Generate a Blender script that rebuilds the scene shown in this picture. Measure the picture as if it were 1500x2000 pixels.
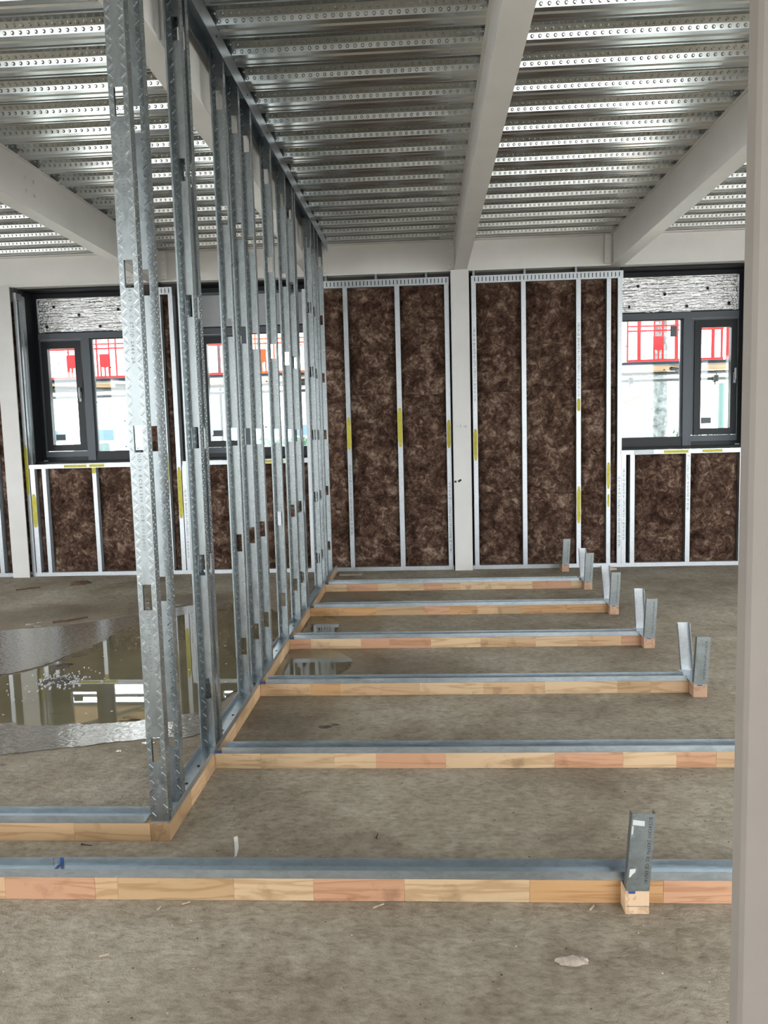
import bpy, math, random
from mathutils import Vector, Matrix, noise, geometry
random.seed(7)
PI = math.pi
scene = bpy.context.scene
for o in list(bpy.data.objects):
    bpy.data.objects.remove(o)
COL = scene.collection

# ------------------------------------------------------------------ camera
F_PX = 1520.86
YAW, PITCH, ROLL = 0.0545966, -0.1007718, -0.0260034
cy, sy, cp, sp, cr, sr = (math.cos(YAW), math.sin(YAW), math.cos(PITCH), math.sin(PITCH), math.cos(ROLL), math.sin(ROLL))
fwd = Vector((-sy, cy, 0)); right = Vector((cy, sy, 0)); up = Vector((0, 0, 1))
f2 = fwd * cp + up * sp
u2 = up * cp - fwd * sp
r3 = right * cr + u2 * sr
u3 = u2 * cr - right * sr
cam_data = bpy.data.cameras.new('camera')
cam_data.sensor_fit = 'HORIZONTAL'
cam_data.sensor_width = 36.0
cam_data.lens = F_PX / 1500 * 36.0
cam_data.clip_start = 0.02
cam_data.clip_end = 300
cam = bpy.data.objects.new('camera', cam_data)
COL.objects.link(cam)
m = Matrix((r3, u3, -f2)).transposed().to_4x4()
m.translation = (0, 0, 1.58)
cam.matrix_world = m
scene.camera = cam

# ------------------------------------------------------------------ world (bright overcast sky) and exposure
world = bpy.data.worlds.new('world')
scene.world = world
world.use_nodes = True
bg = world.node_tree.nodes['Background']
bg.inputs['Color'].default_value = (0.93, 0.98, 1.0, 1)
bg.inputs['Strength'].default_value = 1.0
scene.view_settings.view_transform = 'Standard'
scene.view_settings.look = 'None'
scene.view_settings.gamma = 1.0
scene.view_settings.use_curve_mapping = False
scene.view_settings.exposure = 3.6
try:
    scene.cycles.max_bounces = 10
    scene.cycles.diffuse_bounces = 6
    scene.cycles.glossy_bounces = 5
    scene.cycles.transparent_max_bounces = 12
    scene.cycles.caustics_reflective = True
except Exception:
    pass


# ------------------------------------------------------------------ materials
def mat(name):
    mt = bpy.data.materials.new(name)
    mt.use_nodes = True
    nt = mt.node_tree
    return mt, nt, nt.nodes['Principled BSDF']


def N(nt, typ, **kw):
    n = nt.nodes.new(typ)
    for k, v in kw.items():
        if k in n.inputs:
            n.inputs[k].default_value = v
        else:
            setattr(n, k, v)
    return n


def L(nt, a, b):
    nt.links.new(a, b)


def ramp(nt, fac, stops):
    r = nt.nodes.new('ShaderNodeValToRGB')
    els = r.color_ramp.elements
    while len(els) < len(stops):
        els.new(0.5)
    for e, (p, c) in zip(els, stops):
        e.position = p
        e.color = (c[0], c[1], c[2], 1)
    L(nt, fac, r.inputs['Fac'])
    return r


def coords(nt, scale=(1, 1, 1), random_shift=False):
    tc = nt.nodes.new('ShaderNodeTexCoord')
    mp = nt.nodes.new('ShaderNodeMapping')
    mp.inputs['Scale'].default_value = scale
    L(nt, tc.outputs['Object'], mp.inputs['Vector'])
    if random_shift:
        oi = nt.nodes.new('ShaderNodeObjectInfo')
        ml = N(nt, 'ShaderNodeMath', operation='MULTIPLY')
        ml.inputs[1].default_value = 37.0
        L(nt, oi.outputs['Random'], ml.inputs[0])
        cb = nt.nodes.new('ShaderNodeCombineXYZ')
        for i in range(3):
            L(nt, ml.outputs[0], cb.inputs[i])
        L(nt, cb.outputs[0], mp.inputs['Location'])
    return mp.outputs['Vector']


def bump(nt, bsdf, height, strength, dist):
    b = N(nt, 'ShaderNodeBump')
    b.inputs['Strength'].default_value = strength
    b.inputs['Distance'].default_value = dist
    L(nt, height, b.inputs['Height'])
    L(nt, b.outputs['Normal'], bsdf.inputs['Normal'])
    return b


def plain(name, col, rough=0.5, metal=0.0, var=0.0, scale=8.0, bmp=0.0):
    mt, nt, b = mat(name)
    b.inputs['Roughness'].default_value = rough
    b.inputs['Metallic'].default_value = metal
    v = coords(nt, (1, 1, 1), True)
    nz = N(nt, 'ShaderNodeTexNoise', Scale=scale, Detail=4.0)
    L(nt, v, nz.inputs['Vector'])
    k0, k1 = 1 - var, 1 + var
    r = ramp(nt, nz.outputs['Fac'], [(0.3, [min(1, c * k0) for c in col]), (0.7, [min(1, c * k1) for c in col])])
    L(nt, r.outputs['Color'], b.inputs['Base Color'])
    if bmp:
        bump(nt, b, nz.outputs['Fac'], bmp, 0.01)
    return mt


def galv(name, col, rough, stretch=(1, 1, 1), spread=0.12, bmp=0.06):
    mt, nt, b = mat(name)
    b.inputs['Metallic'].default_value = 1.0
    v = coords(nt, stretch, True)
    n1 = N(nt, 'ShaderNodeTexNoise', Scale=22.0, Detail=3.0)
    L(nt, v, n1.inputs['Vector'])
    vo = N(nt, 'ShaderNodeTexVoronoi', Scale=90.0)
    L(nt, v, vo.inputs['Vector'])
    mx = N(nt, 'ShaderNodeMix', data_type='FLOAT')
    mx.inputs[0].default_value = 0.35
    L(nt, n1.outputs['Fac'], mx.inputs[2])
    sep = nt.nodes.new('ShaderNodeSeparateColor')
    L(nt, vo.outputs['Color'], sep.inputs[0])
    L(nt, sep.outputs[0], mx.inputs[3])
    r = ramp(nt, mx.outputs[0], [(0.25, [c * 0.88 for c in col]), (0.75, [min(1, c * 1.08) for c in col])])
    L(nt, r.outputs['Color'], b.inputs['Base Color'])
    mr = N(nt, 'ShaderNodeMapRange')
    mr.inputs['To Min'].default_value = max(0.05, rough - spread)
    mr.inputs['To Max'].default_value = rough + spread
    L(nt, mx.outputs[0], mr.inputs['Value'])
    L(nt, mr.outputs[0], b.inputs['Roughness'])
    n2 = N(nt, 'ShaderNodeTexNoise', Scale=5.0, Detail=2.0)
    L(nt, v, n2.inputs['Vector'])
    bump(nt, b, n2.outputs['Fac'], bmp, 0.02)
    return mt


M = {}
M['galv'] = galv('galvanised_steel', (0.33, 0.36, 0.37), 0.36, (1, 1, 0.4))
M['galv_emboss_highlight'] = galv('emboss_highlight_steel', (0.66, 0.70, 0.71), 0.25)  # galvanised steel made paler, painting highlights onto the pressed marks
M['galv_track'] = galv('galvanised_track', (0.46, 0.51, 0.545), 0.40, (0.5, 0.5, 1), 0.08)
M['galv_wall'] = galv('wall_stud_steel', (0.48, 0.50, 0.52), 0.48)
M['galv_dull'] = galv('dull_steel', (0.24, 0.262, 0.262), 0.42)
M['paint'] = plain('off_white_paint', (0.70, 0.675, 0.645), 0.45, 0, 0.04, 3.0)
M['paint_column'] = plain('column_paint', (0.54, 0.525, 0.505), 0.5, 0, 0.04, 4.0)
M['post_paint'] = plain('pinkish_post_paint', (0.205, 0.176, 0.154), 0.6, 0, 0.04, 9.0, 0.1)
M['black'] = plain('black_membrane', (0.012, 0.013, 0.015), 0.55)
M['slot'] = plain('dark_slot', (0.02, 0.02, 0.022), 0.8)
M['frame_dark'] = plain('dark_grey_frame', (0.012, 0.0135, 0.016), 0.35)
M['frame_grey'] = plain('grey_frame_lip', (0.085, 0.095, 0.11), 0.35)
M['jamb_brown'] = plain('brown_timber_jamb', (0.09, 0.065, 0.045), 0.7, 0, 0.2)
for _k in ('black', 'frame_dark', 'frame_grey', 'slot'):
    M[_k].node_tree.nodes['Principled BSDF'].inputs['Specular IOR Level'].default_value = 0.18
M['handle'] = plain('white_handle', (0.35, 0.36, 0.38), 0.4)
M['grey_panel'] = plain('grey_spandrel_panel', (0.34, 0.35, 0.36), 0.5, 0, 0.03)
M['yellow'] = plain('yellow_marker', (0.42, 0.37, 0.012), 0.5, 0, 0.15, 30.0)
M['ink'] = plain('black_ink', (0.03, 0.03, 0.035), 0.7)
M['ink_grey'] = plain('grey_ink', (0.17, 0.18, 0.18), 0.7)
M['blue'] = plain('blue_marker', (0.02, 0.055, 0.17), 0.5)
M['white_label'] = plain('white_sticker', (0.42, 0.44, 0.43), 0.5, 0, 0.12)
M['sheath'] = plain('dark_sheathing', (0.05, 0.045, 0.04), 0.9)
M['slab'] = plain('concrete_slab', (0.35, 0.34, 0.32), 0.9, 0, 0.1)
M['plaster'] = plain('plain_wall', (0.55, 0.53, 0.50), 0.8, 0, 0.05)
M['screw'] = plain('black_screw', (0.02, 0.02, 0.02), 0.4, 0.6)
M['paper'] = plain('white_scrap', (0.50, 0.48, 0.45), 0.7, 0, 0.1)
M['grit'] = plain('pale_grit', (0.36, 0.36, 0.37), 0.6, 0, 0.4, 60.0)
M['chip'] = plain('wood_chip', (0.46, 0.36, 0.25), 0.8, 0, 0.2, 60.0)
M['twig'] = plain('brown_twig', (0.10, 0.06, 0.035), 0.9, 0, 0.3, 40.0)
M['mud'] = plain('dark_mud', (0.07, 0.055, 0.045), 0.8, 0, 0.3, 40.0)
M['mortar'] = plain('mortar_lump', (0.36, 0.30, 0.25), 0.9, 0, 0.25, 60.0, 0.8)
M['ply'] = plain('board_offcut', (0.30, 0.26, 0.20), 0.8, 0, 0.15, 12.0)
M['red'] = plain('red_barrier', (0.45, 0.012, 0.02), 0.5, 0, 0.05)
M['orange'] = plain('orange_barrier', (0.55, 0.07, 0.012), 0.5, 0, 0.05)
M['board'] = plain('scaffold_board', (0.46, 0.27, 0.13), 0.8, 0, 0.2, 5.0)
M['board_edge'] = plain('blue_grey_edge', (0.06, 0.075, 0.10), 0.6, 0, 0.15)
M['tube'] = plain('scaffold_tube', (0.07, 0.08, 0.085), 0.5, 0.2, 0.1)
M['facade'] = plain('pale_render', (0.75, 0.73, 0.70), 0.9, 0, 0.03, 2.0)
M['brick_far'] = plain('red_brick', (0.20, 0.07, 0.06), 0.9, 0, 0.15, 30.0)
M['blue_far'] = plain('blue_fascia', (0.045, 0.085, 0.13), 0.6, 0, 0.1)
M['glass_far'] = plain('far_window', (0.05, 0.08, 0.08), 0.3, 0, 0.5, 4.0)
M['arch'] = plain('arch_stone', (0.16, 0.14, 0.12), 0.9)
M['bark'] = plain('tree_bark', (0.085, 0.09, 0.09), 0.95, 0, 0.7, 9.0, 0.8)
M['hedge'] = plain('hedge_green', (0.03, 0.07, 0.04), 0.9, 0, 0.5, 12.0)
M['post_green'] = plain('green_post', (0.04, 0.085, 0.08), 0.6)
M['asphalt'] = plain('outside_ground', (0.42, 0.41, 0.39), 0.95, 0, 0.1, 1.0)
M['sticker_grey'] = plain('grey_glass_sticker', (0.10, 0.115, 0.12), 0.6)

# glass: clear, with a faint surface reflection
mt = bpy.data.materials.new('window_glass'); mt.use_nodes = True; nt = mt.node_tree
nt.nodes.remove(nt.nodes['Principled BSDF'])
tr = N(nt, 'ShaderNodeBsdfTransparent'); tr.inputs['Color'].default_value = (0.93, 0.97, 0.96, 1)
gl = N(nt, 'ShaderNodeBsdfGlossy', Roughness=0.02)
fr = N(nt, 'ShaderNodeFresnel'); fr.inputs['IOR'].default_value = 1.45
ms = nt.nodes.new('ShaderNodeMixShader')
L(nt, fr.outputs[0], ms.inputs[0]); L(nt, tr.outputs[0], ms.inputs[1]); L(nt, gl.outputs[0], ms.inputs[2])
L(nt, ms.outputs[0], nt.nodes['Material Output'].inputs['Surface'])
M['glass'] = mt

# foil facing, crinkled in horizontal creases
mt, nt, b = mat('foil_facing')
b.inputs['Metallic'].default_value = 1.0; b.inputs['Base Color'].default_value = (0.80, 0.80, 0.81, 1)
b.inputs['Roughness'].default_value = 0.2
v = coords(nt, (5, 1, 42), True)
nz = N(nt, 'ShaderNodeTexNoise', Scale=1.3, Detail=5.0, Distortion=0.8)
L(nt, v, nz.inputs['Vector'])
v2 = coords(nt, (30, 10, 60), True)
nz2 = N(nt, 'ShaderNodeTexNoise', Scale=1.6, Detail=3.0)
L(nt, v2, nz2.inputs['Vector'])
ad = N(nt, 'ShaderNodeMath', operation='ADD')
L(nt, nz.outputs['Fac'], ad.inputs[0]); L(nt, nz2.outputs['Fac'], ad.inputs[1])
bump(nt, b, ad.outputs[0], 0.5, 0.02)
M['foil'] = mt

# wood: object colour sets the tone of each finger-jointed length, grain runs along local X or Y
def wood(name, scale):
    mt, nt, b = mat(name)
    b.inputs['Roughness'].default_value = 0.55
    v = coords(nt, scale, True)
    n1 = N(nt, 'ShaderNodeTexNoise', Scale=1.0, Detail=5.0, Distortion=0.6)
    L(nt, v, n1.inputs['Vector'])
    wv = N(nt, 'ShaderNodeMath', operation='MULTIPLY'); wv.inputs[1].default_value = 30.0
    L(nt, n1.outputs['Fac'], wv.inputs[0])
    sn = N(nt, 'ShaderNodeMath', operation='SINE'); L(nt, wv.outputs[0], sn.inputs[0])
    oi = nt.nodes.new('ShaderNodeObjectInfo')
    r = ramp(nt, sn.outputs[0], [(0.0, (1.05, 1.06, 1.08)), (0.62, (0.98, 0.97, 0.96)), (1.0, (0.80, 0.74, 0.68))])
    mx = N(nt, 'ShaderNodeMix', data_type='RGBA', blend_type='MULTIPLY')
    mx.inputs[0].default_value = 1.0
    L(nt, oi.outputs['Color'], mx.inputs[6]); L(nt, r.outputs['Color'], mx.inputs[7])
    # dark site smudges
    tc = nt.nodes.new('ShaderNodeTexCoord')
    n3 = N(nt, 'ShaderNodeTexNoise', Scale=9.0, Detail=6.0); L(nt, tc.outputs['Object'], n3.inputs['Vector'])
    st = ramp(nt, n3.outputs['Fac'], [(0.60, (1, 1, 1)), (0.80, (0.45, 0.40, 0.36))])
    m2 = N(nt, 'ShaderNodeMix', data_type='RGBA', blend_type='MULTIPLY'); m2.inputs[0].default_value = 1.0
    L(nt, mx.outputs[2], m2.inputs[6]); L(nt, st.outputs['Color'], m2.inputs[7])
    L(nt, m2.outputs[2], b.inputs['Base Color'])
    bump(nt, b, sn.outputs[0], 0.12, 0.002)
    return mt
M['wood_x'] = wood('timber_grain_along_x', (1.2, 14, 14))
M['wood_y'] = wood('timber_grain_along_y', (14, 1.2, 14))

# mineral wool
mt, nt, b = mat('brown_mineral_wool')
b.inputs['Roughness'].default_value = 1.0
b.inputs['Specular IOR Level'].default_value = 0.15
v = coords(nt, (1, 1, 1), True)
n1 = N(nt, 'ShaderNodeTexNoise', Scale=4.5, Detail=4.0, Roughness=0.6, Distortion=1.0); L(nt, v, n1.inputs['Vector'])
n2 = N(nt, 'ShaderNodeTexNoise', Scale=15.0, Detail=7.0, Roughness=0.70, Distortion=1.1); L(nt, v, n2.inputs['Vector'])
mx = N(nt, 'ShaderNodeMix', data_type='FLOAT'); mx.inputs[0].default_value = 0.58
L(nt, n1.outputs['Fac'], mx.inputs[2]); L(nt, n2.outputs['Fac'], mx.inputs[3])
r = ramp(nt, mx.outputs[0], [(0.36, (0.012, 0.006, 0.004)), (0.46, (0.046, 0.024, 0.016)), (0.54, (0.105, 0.063, 0.044)), (0.63, (0.27, 0.195, 0.148))])
L(nt, r.outputs['Color'], b.inputs['Base Color'])
bump(nt, b, mx.outputs[0], 0.9, 0.03)
M['wool'] = mt

# metal deck with beige paint overspray beside the beams
mt, nt, b = mat('galvanised_deck')
b.inputs['Roughness'].default_value = 0.27
v = coords(nt, (0.35, 3, 3), True)
n1 = N(nt, 'ShaderNodeTexNoise', Scale=4.0, Detail=4.0); L(nt, v, n1.inputs['Vector'])
r = ramp(nt, n1.outputs['Fac'], [(0.3, (0.44, 0.46, 0.46)), (0.7, (0.60, 0.62, 0.62))])
tc = nt.nodes.new('ShaderNodeTexCoord')
sx = nt.nodes.new('ShaderNodeSeparateXYZ'); L(nt, tc.outputs['Object'], sx.inputs[0])
n2 = N(nt, 'ShaderNodeTexNoise', Scale=2.2, Detail=3.0); L(nt, tc.outputs['Object'], n2.inputs['Vector'])
sh = N(nt, 'ShaderNodeMath', operation='MULTIPLY_ADD'); sh.inputs[1].default_value = 0.16; sh.inputs[2].default_value = -0.08
L(nt, n2.outputs['Fac'], sh.inputs[0])
ax = N(nt, 'ShaderNodeMath', operation='ADD'); L(nt, sx.outputs['X'], ax.inputs[0]); L(nt, sh.outputs[0], ax.inputs[1])
masks = []
for lo, hi, end in ((0.06, 0.42, 0.45), (1.60, 2.12, 2.15), (-1.42, -1.20, -1.15)):
    a = N(nt, 'ShaderNodeMapRange', interpolation_type='SMOOTHSTEP'); a.inputs['From Min'].default_value = lo; a.inputs['From Max'].default_value = hi
    L(nt, ax.outputs[0], a.inputs['Value'])
    c = N(nt, 'ShaderNodeMath', operation='LESS_THAN'); c.inputs[1].default_value = end; L(nt, sx.outputs['X'], c.inputs[0])
    d = N(nt, 'ShaderNodeMath', operation='MULTIPLY'); L(nt, a.outputs[0], d.inputs[0]); L(nt, c.outputs[0], d.inputs[1])
    masks.append(d)
s1 = N(nt, 'ShaderNodeMath', operation='ADD'); L(nt, masks[0].outputs[0], s1.inputs[0]); L(nt, masks[1].outputs[0], s1.inputs[1])
s2 = N(nt, 'ShaderNodeMath', operation='ADD', use_clamp=True); L(nt, s1.outputs[0], s2.inputs[0]); L(nt, masks[2].outputs[0], s2.inputs[1])
zl = N(nt, 'ShaderNodeMapRange', interpolation_type='SMOOTHSTEP'); zl.inputs['From Min'].default_value = 0.006; zl.inputs['From Max'].default_value = 0.034; zl.inputs['To Min'].default_value = 1.0; zl.inputs['To Max'].default_value = 0.0
L(nt, sx.outputs['Z'], zl.inputs['Value'])
s0 = s2
sq = N(nt, 'ShaderNodeMath', operation='MULTIPLY'); L(nt, s0.outputs[0], sq.inputs[0]); L(nt, s0.outputs[0], sq.inputs[1])
s2 = N(nt, 'ShaderNodeMath', operation='MULTIPLY', use_clamp=True); L(nt, sq.outputs[0], s2.inputs[0]); L(nt, zl.outputs[0], s2.inputs[1])
mxc = N(nt, 'ShaderNodeMix', data_type='RGBA'); mxc.inputs[7].default_value = (0.60, 0.58, 0.52, 1)
L(nt, s2.outputs[0], mxc.inputs[0]); L(nt, r.outputs['Color'], mxc.inputs[6]); L(nt, mxc.outputs[2], b.inputs['Base Color'])
inv = N(nt, 'ShaderNodeMath', operation='SUBTRACT'); inv.inputs[0].default_value = 1.0; L(nt, s2.outputs[0], inv.inputs[1]); L(nt, inv.outputs[0], b.inputs['Metallic'])
mr = N(nt, 'ShaderNodeMapRange'); mr.inputs['To Min'].default_value = 0.24; mr.inputs['To Max'].default_value = 0.6
L(nt, s2.outputs[0], mr.inputs['Value']); L(nt, mr.outputs[0], b.inputs['Roughness'])
n3 = N(nt, 'ShaderNodeTexNoise', Scale=3.0, Detail=2.0); L(nt, v, n3.inputs['Vector'])
bump(nt, b, n3.outputs['Fac'], 0.05, 0.02)
M['deck'] = mt

# rough concrete floor: trowel ripples, blotches, damp margin around the standing water
mt, nt, b = mat('rough_concrete_floor')
tc = nt.nodes.new('ShaderNodeTexCoord')
O = tc.outputs['Object']
n1 = N(nt, 'ShaderNodeTexNoise', Scale=1.1, Detail=6.0, Roughness=0.6); L(nt, O, n1.inputs['Vector'])
n2 = N(nt, 'ShaderNodeTexNoise', Scale=11.0, Detail=7.0, Roughness=0.68, Distortion=0.3); L(nt, O, n2.inputs['Vector'])
mpv = nt.nodes.new('ShaderNodeMapping'); mpv.inputs['Scale'].default_value = (0.75, 1.25, 1.0); L(nt, O, mpv.inputs['Vector'])
n4 = N(nt, 'ShaderNodeTexNoise', Scale=34.0, Detail=5.0, Roughness=0.6, Distortion=0.25); L(nt, mpv.outputs[0], n4.inputs['Vector'])
n5 = N(nt, 'ShaderNodeTexNoise', Scale=150.0, Detail=3.0); L(nt, O, n5.inputs['Vector'])
r1 = ramp(nt, n1.outputs['Fac'], [(0.34, (0.195, 0.153, 0.106)), (0.5, (0.305, 0.258, 0.196)), (0.66, (0.38, 0.335, 0.268))])
r2 = ramp(nt, n2.outputs['Fac'], [(0.30, (0.72, 0.70, 0.66)), (0.55, (1.0, 1.0, 1.0)), (0.75, (1.15, 1.16, 1.15))])
mx = N(nt, 'ShaderNodeMix', data_type='RGBA', blend_type='MULTIPLY'); mx.inputs[0].default_value = 1.0
L(nt, r1.outputs['Color'], mx.inputs[6]); L(nt, r2.outputs['Color'], mx.inputs[7])
r4 = ramp(nt, n4.outputs['Fac'], [(0.28, (0.66, 0.63, 0.58)), (0.5, (1, 1, 1)), (0.72, (1.2, 1.2, 1.2))])
mx4 = N(nt, 'ShaderNodeMix', data_type='RGBA', blend_type='MULTIPLY'); mx4.inputs[0].default_value = 1.0
L(nt, mx.outputs[2], mx4.inputs[6]); L(nt, r4.outputs['Color'], mx4.inputs[7])
# damp margins: distance from the puddles' middles, broken by noise
def damp(cx, cyy, rx, ry):
    sb = N(nt, 'ShaderNodeVectorMath', operation='SUBTRACT'); sb.inputs[1].default_value = (cx, cyy, 0); L(nt, O, sb.inputs[0])
    dv = N(nt, 'ShaderNodeVectorMath', operation='DIVIDE'); dv.inputs[1].default_value = (rx, ry, 1); L(nt, sb.outputs[0], dv.inputs[0])
    ln = N(nt, 'ShaderNodeVectorMath', operation='LENGTH'); L(nt, dv.outputs[0], ln.inputs[0])
    ns = N(nt, 'ShaderNodeMath', operation='MULTIPLY_ADD'); ns.inputs[1].default_value = 0.9; L(nt, n1.outputs['Fac'], ns.inputs[0]); L(nt, ln.outputs['Value'], ns.inputs[2])
    mrr = N(nt, 'ShaderNodeMapRange', interpolation_type='SMOOTHSTEP')
    mrr.inputs['From Min'].default_value = 1.2; mrr.inputs['From Max'].default_value = 1.75
    mrr.inputs['To Min'].default_value = 1.0; mrr.inputs['To Max'].default_value = 0.0
    L(nt, ns.outputs[0], mrr.inputs['Value'])
    return mrr
d1 = damp(-2.6, 5.6, 2.2, 1.9); d2 = damp(-0.75, 6.2, 0.42, 2.0)
dm = N(nt, 'ShaderNodeMath', operation='MAXIMUM'); L(nt, d1.outputs[0], dm.inputs[0]); L(nt, d2.outputs[0], dm.inputs[1])
mxd = N(nt, 'ShaderNodeMix', data_type='RGBA', blend_type='MULTIPLY'); mxd.inputs[7].default_value = (0.66, 0.60, 0.52, 1)
L(nt, dm.outputs[0], mxd.inputs[0]); L(nt, mx4.outputs[2], mxd.inputs[6]); L(nt, mxd.outputs[2], b.inputs['Base Color'])
mrr = N(nt, 'ShaderNodeMapRange'); mrr.inputs['To Min'].default_value = 0.85; mrr.inputs['To Max'].default_value = 0.42
L(nt, dm.outputs[0], mrr.inputs['Value']); L(nt, mrr.outputs[0], b.inputs['Roughness'])
h1 = N(nt, 'ShaderNodeMath', operation='MULTIPLY_ADD'); h1.inputs[1].default_value = 0.5; L(nt, n4.outputs['Fac'], h1.inputs[0]); L(nt, n2.outputs['Fac'], h1.inputs[2])
h2 = N(nt, 'ShaderNodeMath', operation='MULTIPLY_ADD'); h2.inputs[1].default_value = 0.15; L(nt, n5.outputs['Fac'], h2.inputs[0]); L(nt, h1.outputs[0], h2.inputs[2])
bump(nt, b, h2.outputs[0], 0.9, 0.014)
M['floor'] = mt

# standing water: dark wet bottom under a mirror-smooth surface
mt, nt, b = mat('standing_water')
v = coords(nt)
nz = N(nt, 'ShaderNodeTexNoise', Scale=1.5, Detail=5.0); L(nt, v, nz.inputs['Vector'])
r = ramp(nt, nz.outputs['Fac'], [(0.3, (0.125, 0.108, 0.066)), (0.7, (0.19, 0.165, 0.105))])
L(nt, r.outputs['Color'], b.inputs['Base Color'])
b.inputs['Roughness'].default_value = 0.015
b.inputs['IOR'].default_value = 1.5
b.inputs['Specular IOR Level'].default_value = 0.6
n2 = N(nt, 'ShaderNodeTexNoise', Scale=3.0, Detail=1.0); L(nt, v, n2.inputs['Vector'])
bump(nt, b, n2.outputs['Fac'], 0.012, 0.01)
M['water'] = mt

# thin film of water on rough concrete at the puddle's edge
mt, nt, b = mat('wet_film')
v = coords(nt, (1.0, 1.6, 1))
nz = N(nt, 'ShaderNodeTexNoise', Scale=30.0, Detail=3.0, Roughness=0.55); L(nt, v, nz.inputs['Vector'])
r = ramp(nt, nz.outputs['Fac'], [(0.3, (0.12, 0.10, 0.08)), (0.7, (0.22, 0.20, 0.17))])
L(nt, r.outputs['Color'], b.inputs['Base Color'])
b.inputs['Roughness'].default_value = 0.10
b.inputs['IOR'].default_value = 1.9
b.inputs['Specular IOR Level'].default_value = 1.0
bump(nt, b, nz.outputs['Fac'], 0.26, 0.012)
M['film'] = mt


# ------------------------------------------------------------------ mesh helpers
ORG = {}


class MB:
    def __init__(self):
        self.v = []; self.f = []

    def add(self, vs, fs):
        n = len(self.v)
        self.v += [tuple(p) for p in vs]
        self.f += [tuple(i + n for i in q) for q in fs]
        return self

    def box(self, x0, x1, y0, y1, z0, z1, mtx=None):
        vs = [Vector((x, y, z)) for z in (z0, z1) for y in (y0, y1) for x in (x0, x1)]
        if mtx is not None:
            vs = [mtx @ p for p in vs]
        return self.add(vs, [(0, 2, 3, 1), (4, 5, 7, 6), (0, 1, 5, 4), (2, 6, 7, 3), (0, 4, 6, 2), (1, 3, 7, 5)])

    def bevel_box(self, x0, x1, y0, y1, z0, z1, c=0.003):
        # box with its eight corners and twelve edges cut back
        def ring(z, e):
            return [(x0 + e, y0 + c if e == 0 else y0 + e, z)]
        vs = []
        for z, e in ((z0, c), (z0 + c, 0), (z1 - c, 0), (z1, c)):
            a, bb, cc, d = x0 + e, x1 - e, y0 + e, y1 - e
            k = c if e == 0 else c * 0.6
            vs += [(a + k, cc, z), (bb - k, cc, z), (bb, cc + k, z), (bb, d - k, z), (bb - k, d, z), (a + k, d, z), (a, d - k, z), (a, cc + k, z)]
        fs = [tuple(range(7, -1, -1)), tuple(range(24, 32))]
        for r_ in range(3):
            for i in range(8):
                j = (i + 1) % 8
                fs.append((r_ * 8 + i, r_ * 8 + j, r_ * 8 + 8 + j, r_ * 8 + 8 + i))
        return self.add(vs, fs)

    def tube(self, p0, p1, r0, r1=None, n=10, caps=True):
        r1 = r0 if r1 is None else r1
        p0 = Vector(p0); p1 = Vector(p1)
        d = (p1 - p0).normalized()
        a = d.orthogonal().normalized(); bq = d.cross(a)
        vs = []
        for p, r in ((p0, r0), (p1, r1)):
            for i in range(n):
                t = 2 * PI * i / n
                vs.append(p + a * (r * math.cos(t)) + bq * (r * math.sin(t)))
        fs = [(i, (i + 1) % n, n + (i + 1) % n, n + i) for i in range(n)]
        if caps:
            fs += [tuple(range(n - 1, -1, -1)), tuple(range(n, 2 * n))]
        return self.add(vs, fs)

    def poly(self, pts, z0, z1):
        n = len(pts)
        vs = [(x, y, z0) for x, y in pts] + [(x, y, z1) for x, y in pts]
        fs = [tuple(range(n - 1, -1, -1)), tuple(range(n, 2 * n))] + [(i, (i + 1) % n, n + (i + 1) % n, n + i) for i in range(n)]
        return self.add(vs, fs)

    def mesh(self, name, smooth=False):
        me = bpy.data.meshes.new(name)
        me.from_pydata(self.v, [], self.f)
        me.update()
        if smooth:
            me.polygons.foreach_set('use_smooth', [True] * len(me.polygons))
        return me

    def build(self, name, material, parent=None, smooth=False, origin=None):
        if parent is not None:
            o_ = ORG.get(parent.name, Vector((0, 0, 0)))
        elif origin is not None:
            o_ = Vector(origin)
        else:
            xs = [p[0] for p in self.v]; ys = [p[1] for p in self.v]; zs = [p[2] for p in self.v]
            o_ = Vector(((min(xs) + max(xs)) / 2, (min(ys) + max(ys)) / 2, min(zs)))
        self.v = [(p[0] - o_.x, p[1] - o_.y, p[2] - o_.z) for p in self.v]
        ob = bpy.data.objects.new(name, self.mesh(name, smooth))
        ob.data.materials.append(M[material])
        COL.objects.link(ob)
        if parent is None:
            ob.location = o_
        else:
            ob.parent = parent
        ORG[ob.name] = o_
        return ob


def tag(o, label=None, cat=None, group=None, kind=None):
    if label: o['label'] = label
    if cat: o['category'] = cat
    if group: o['group'] = group
    if kind: o['kind'] = kind
    return o


def empty(name, loc=(0, 0, 0)):
    e = bpy.data.objects.new(name, None)
    e.empty_display_size = 0.1
    e.location = loc
    COL.objects.link(e)
    ORG[e.name] = Vector(loc)
    return e


def copy_tree(o, parent=None):
    c = o.copy(); COL.objects.link(c)
    if parent is not None:
        c.parent = parent
    for ch in o.children:
        copy_tree(ch, c)
    ORG[c.name] = ORG.get(o.name, Vector((0, 0, 0)))
    return c


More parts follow.
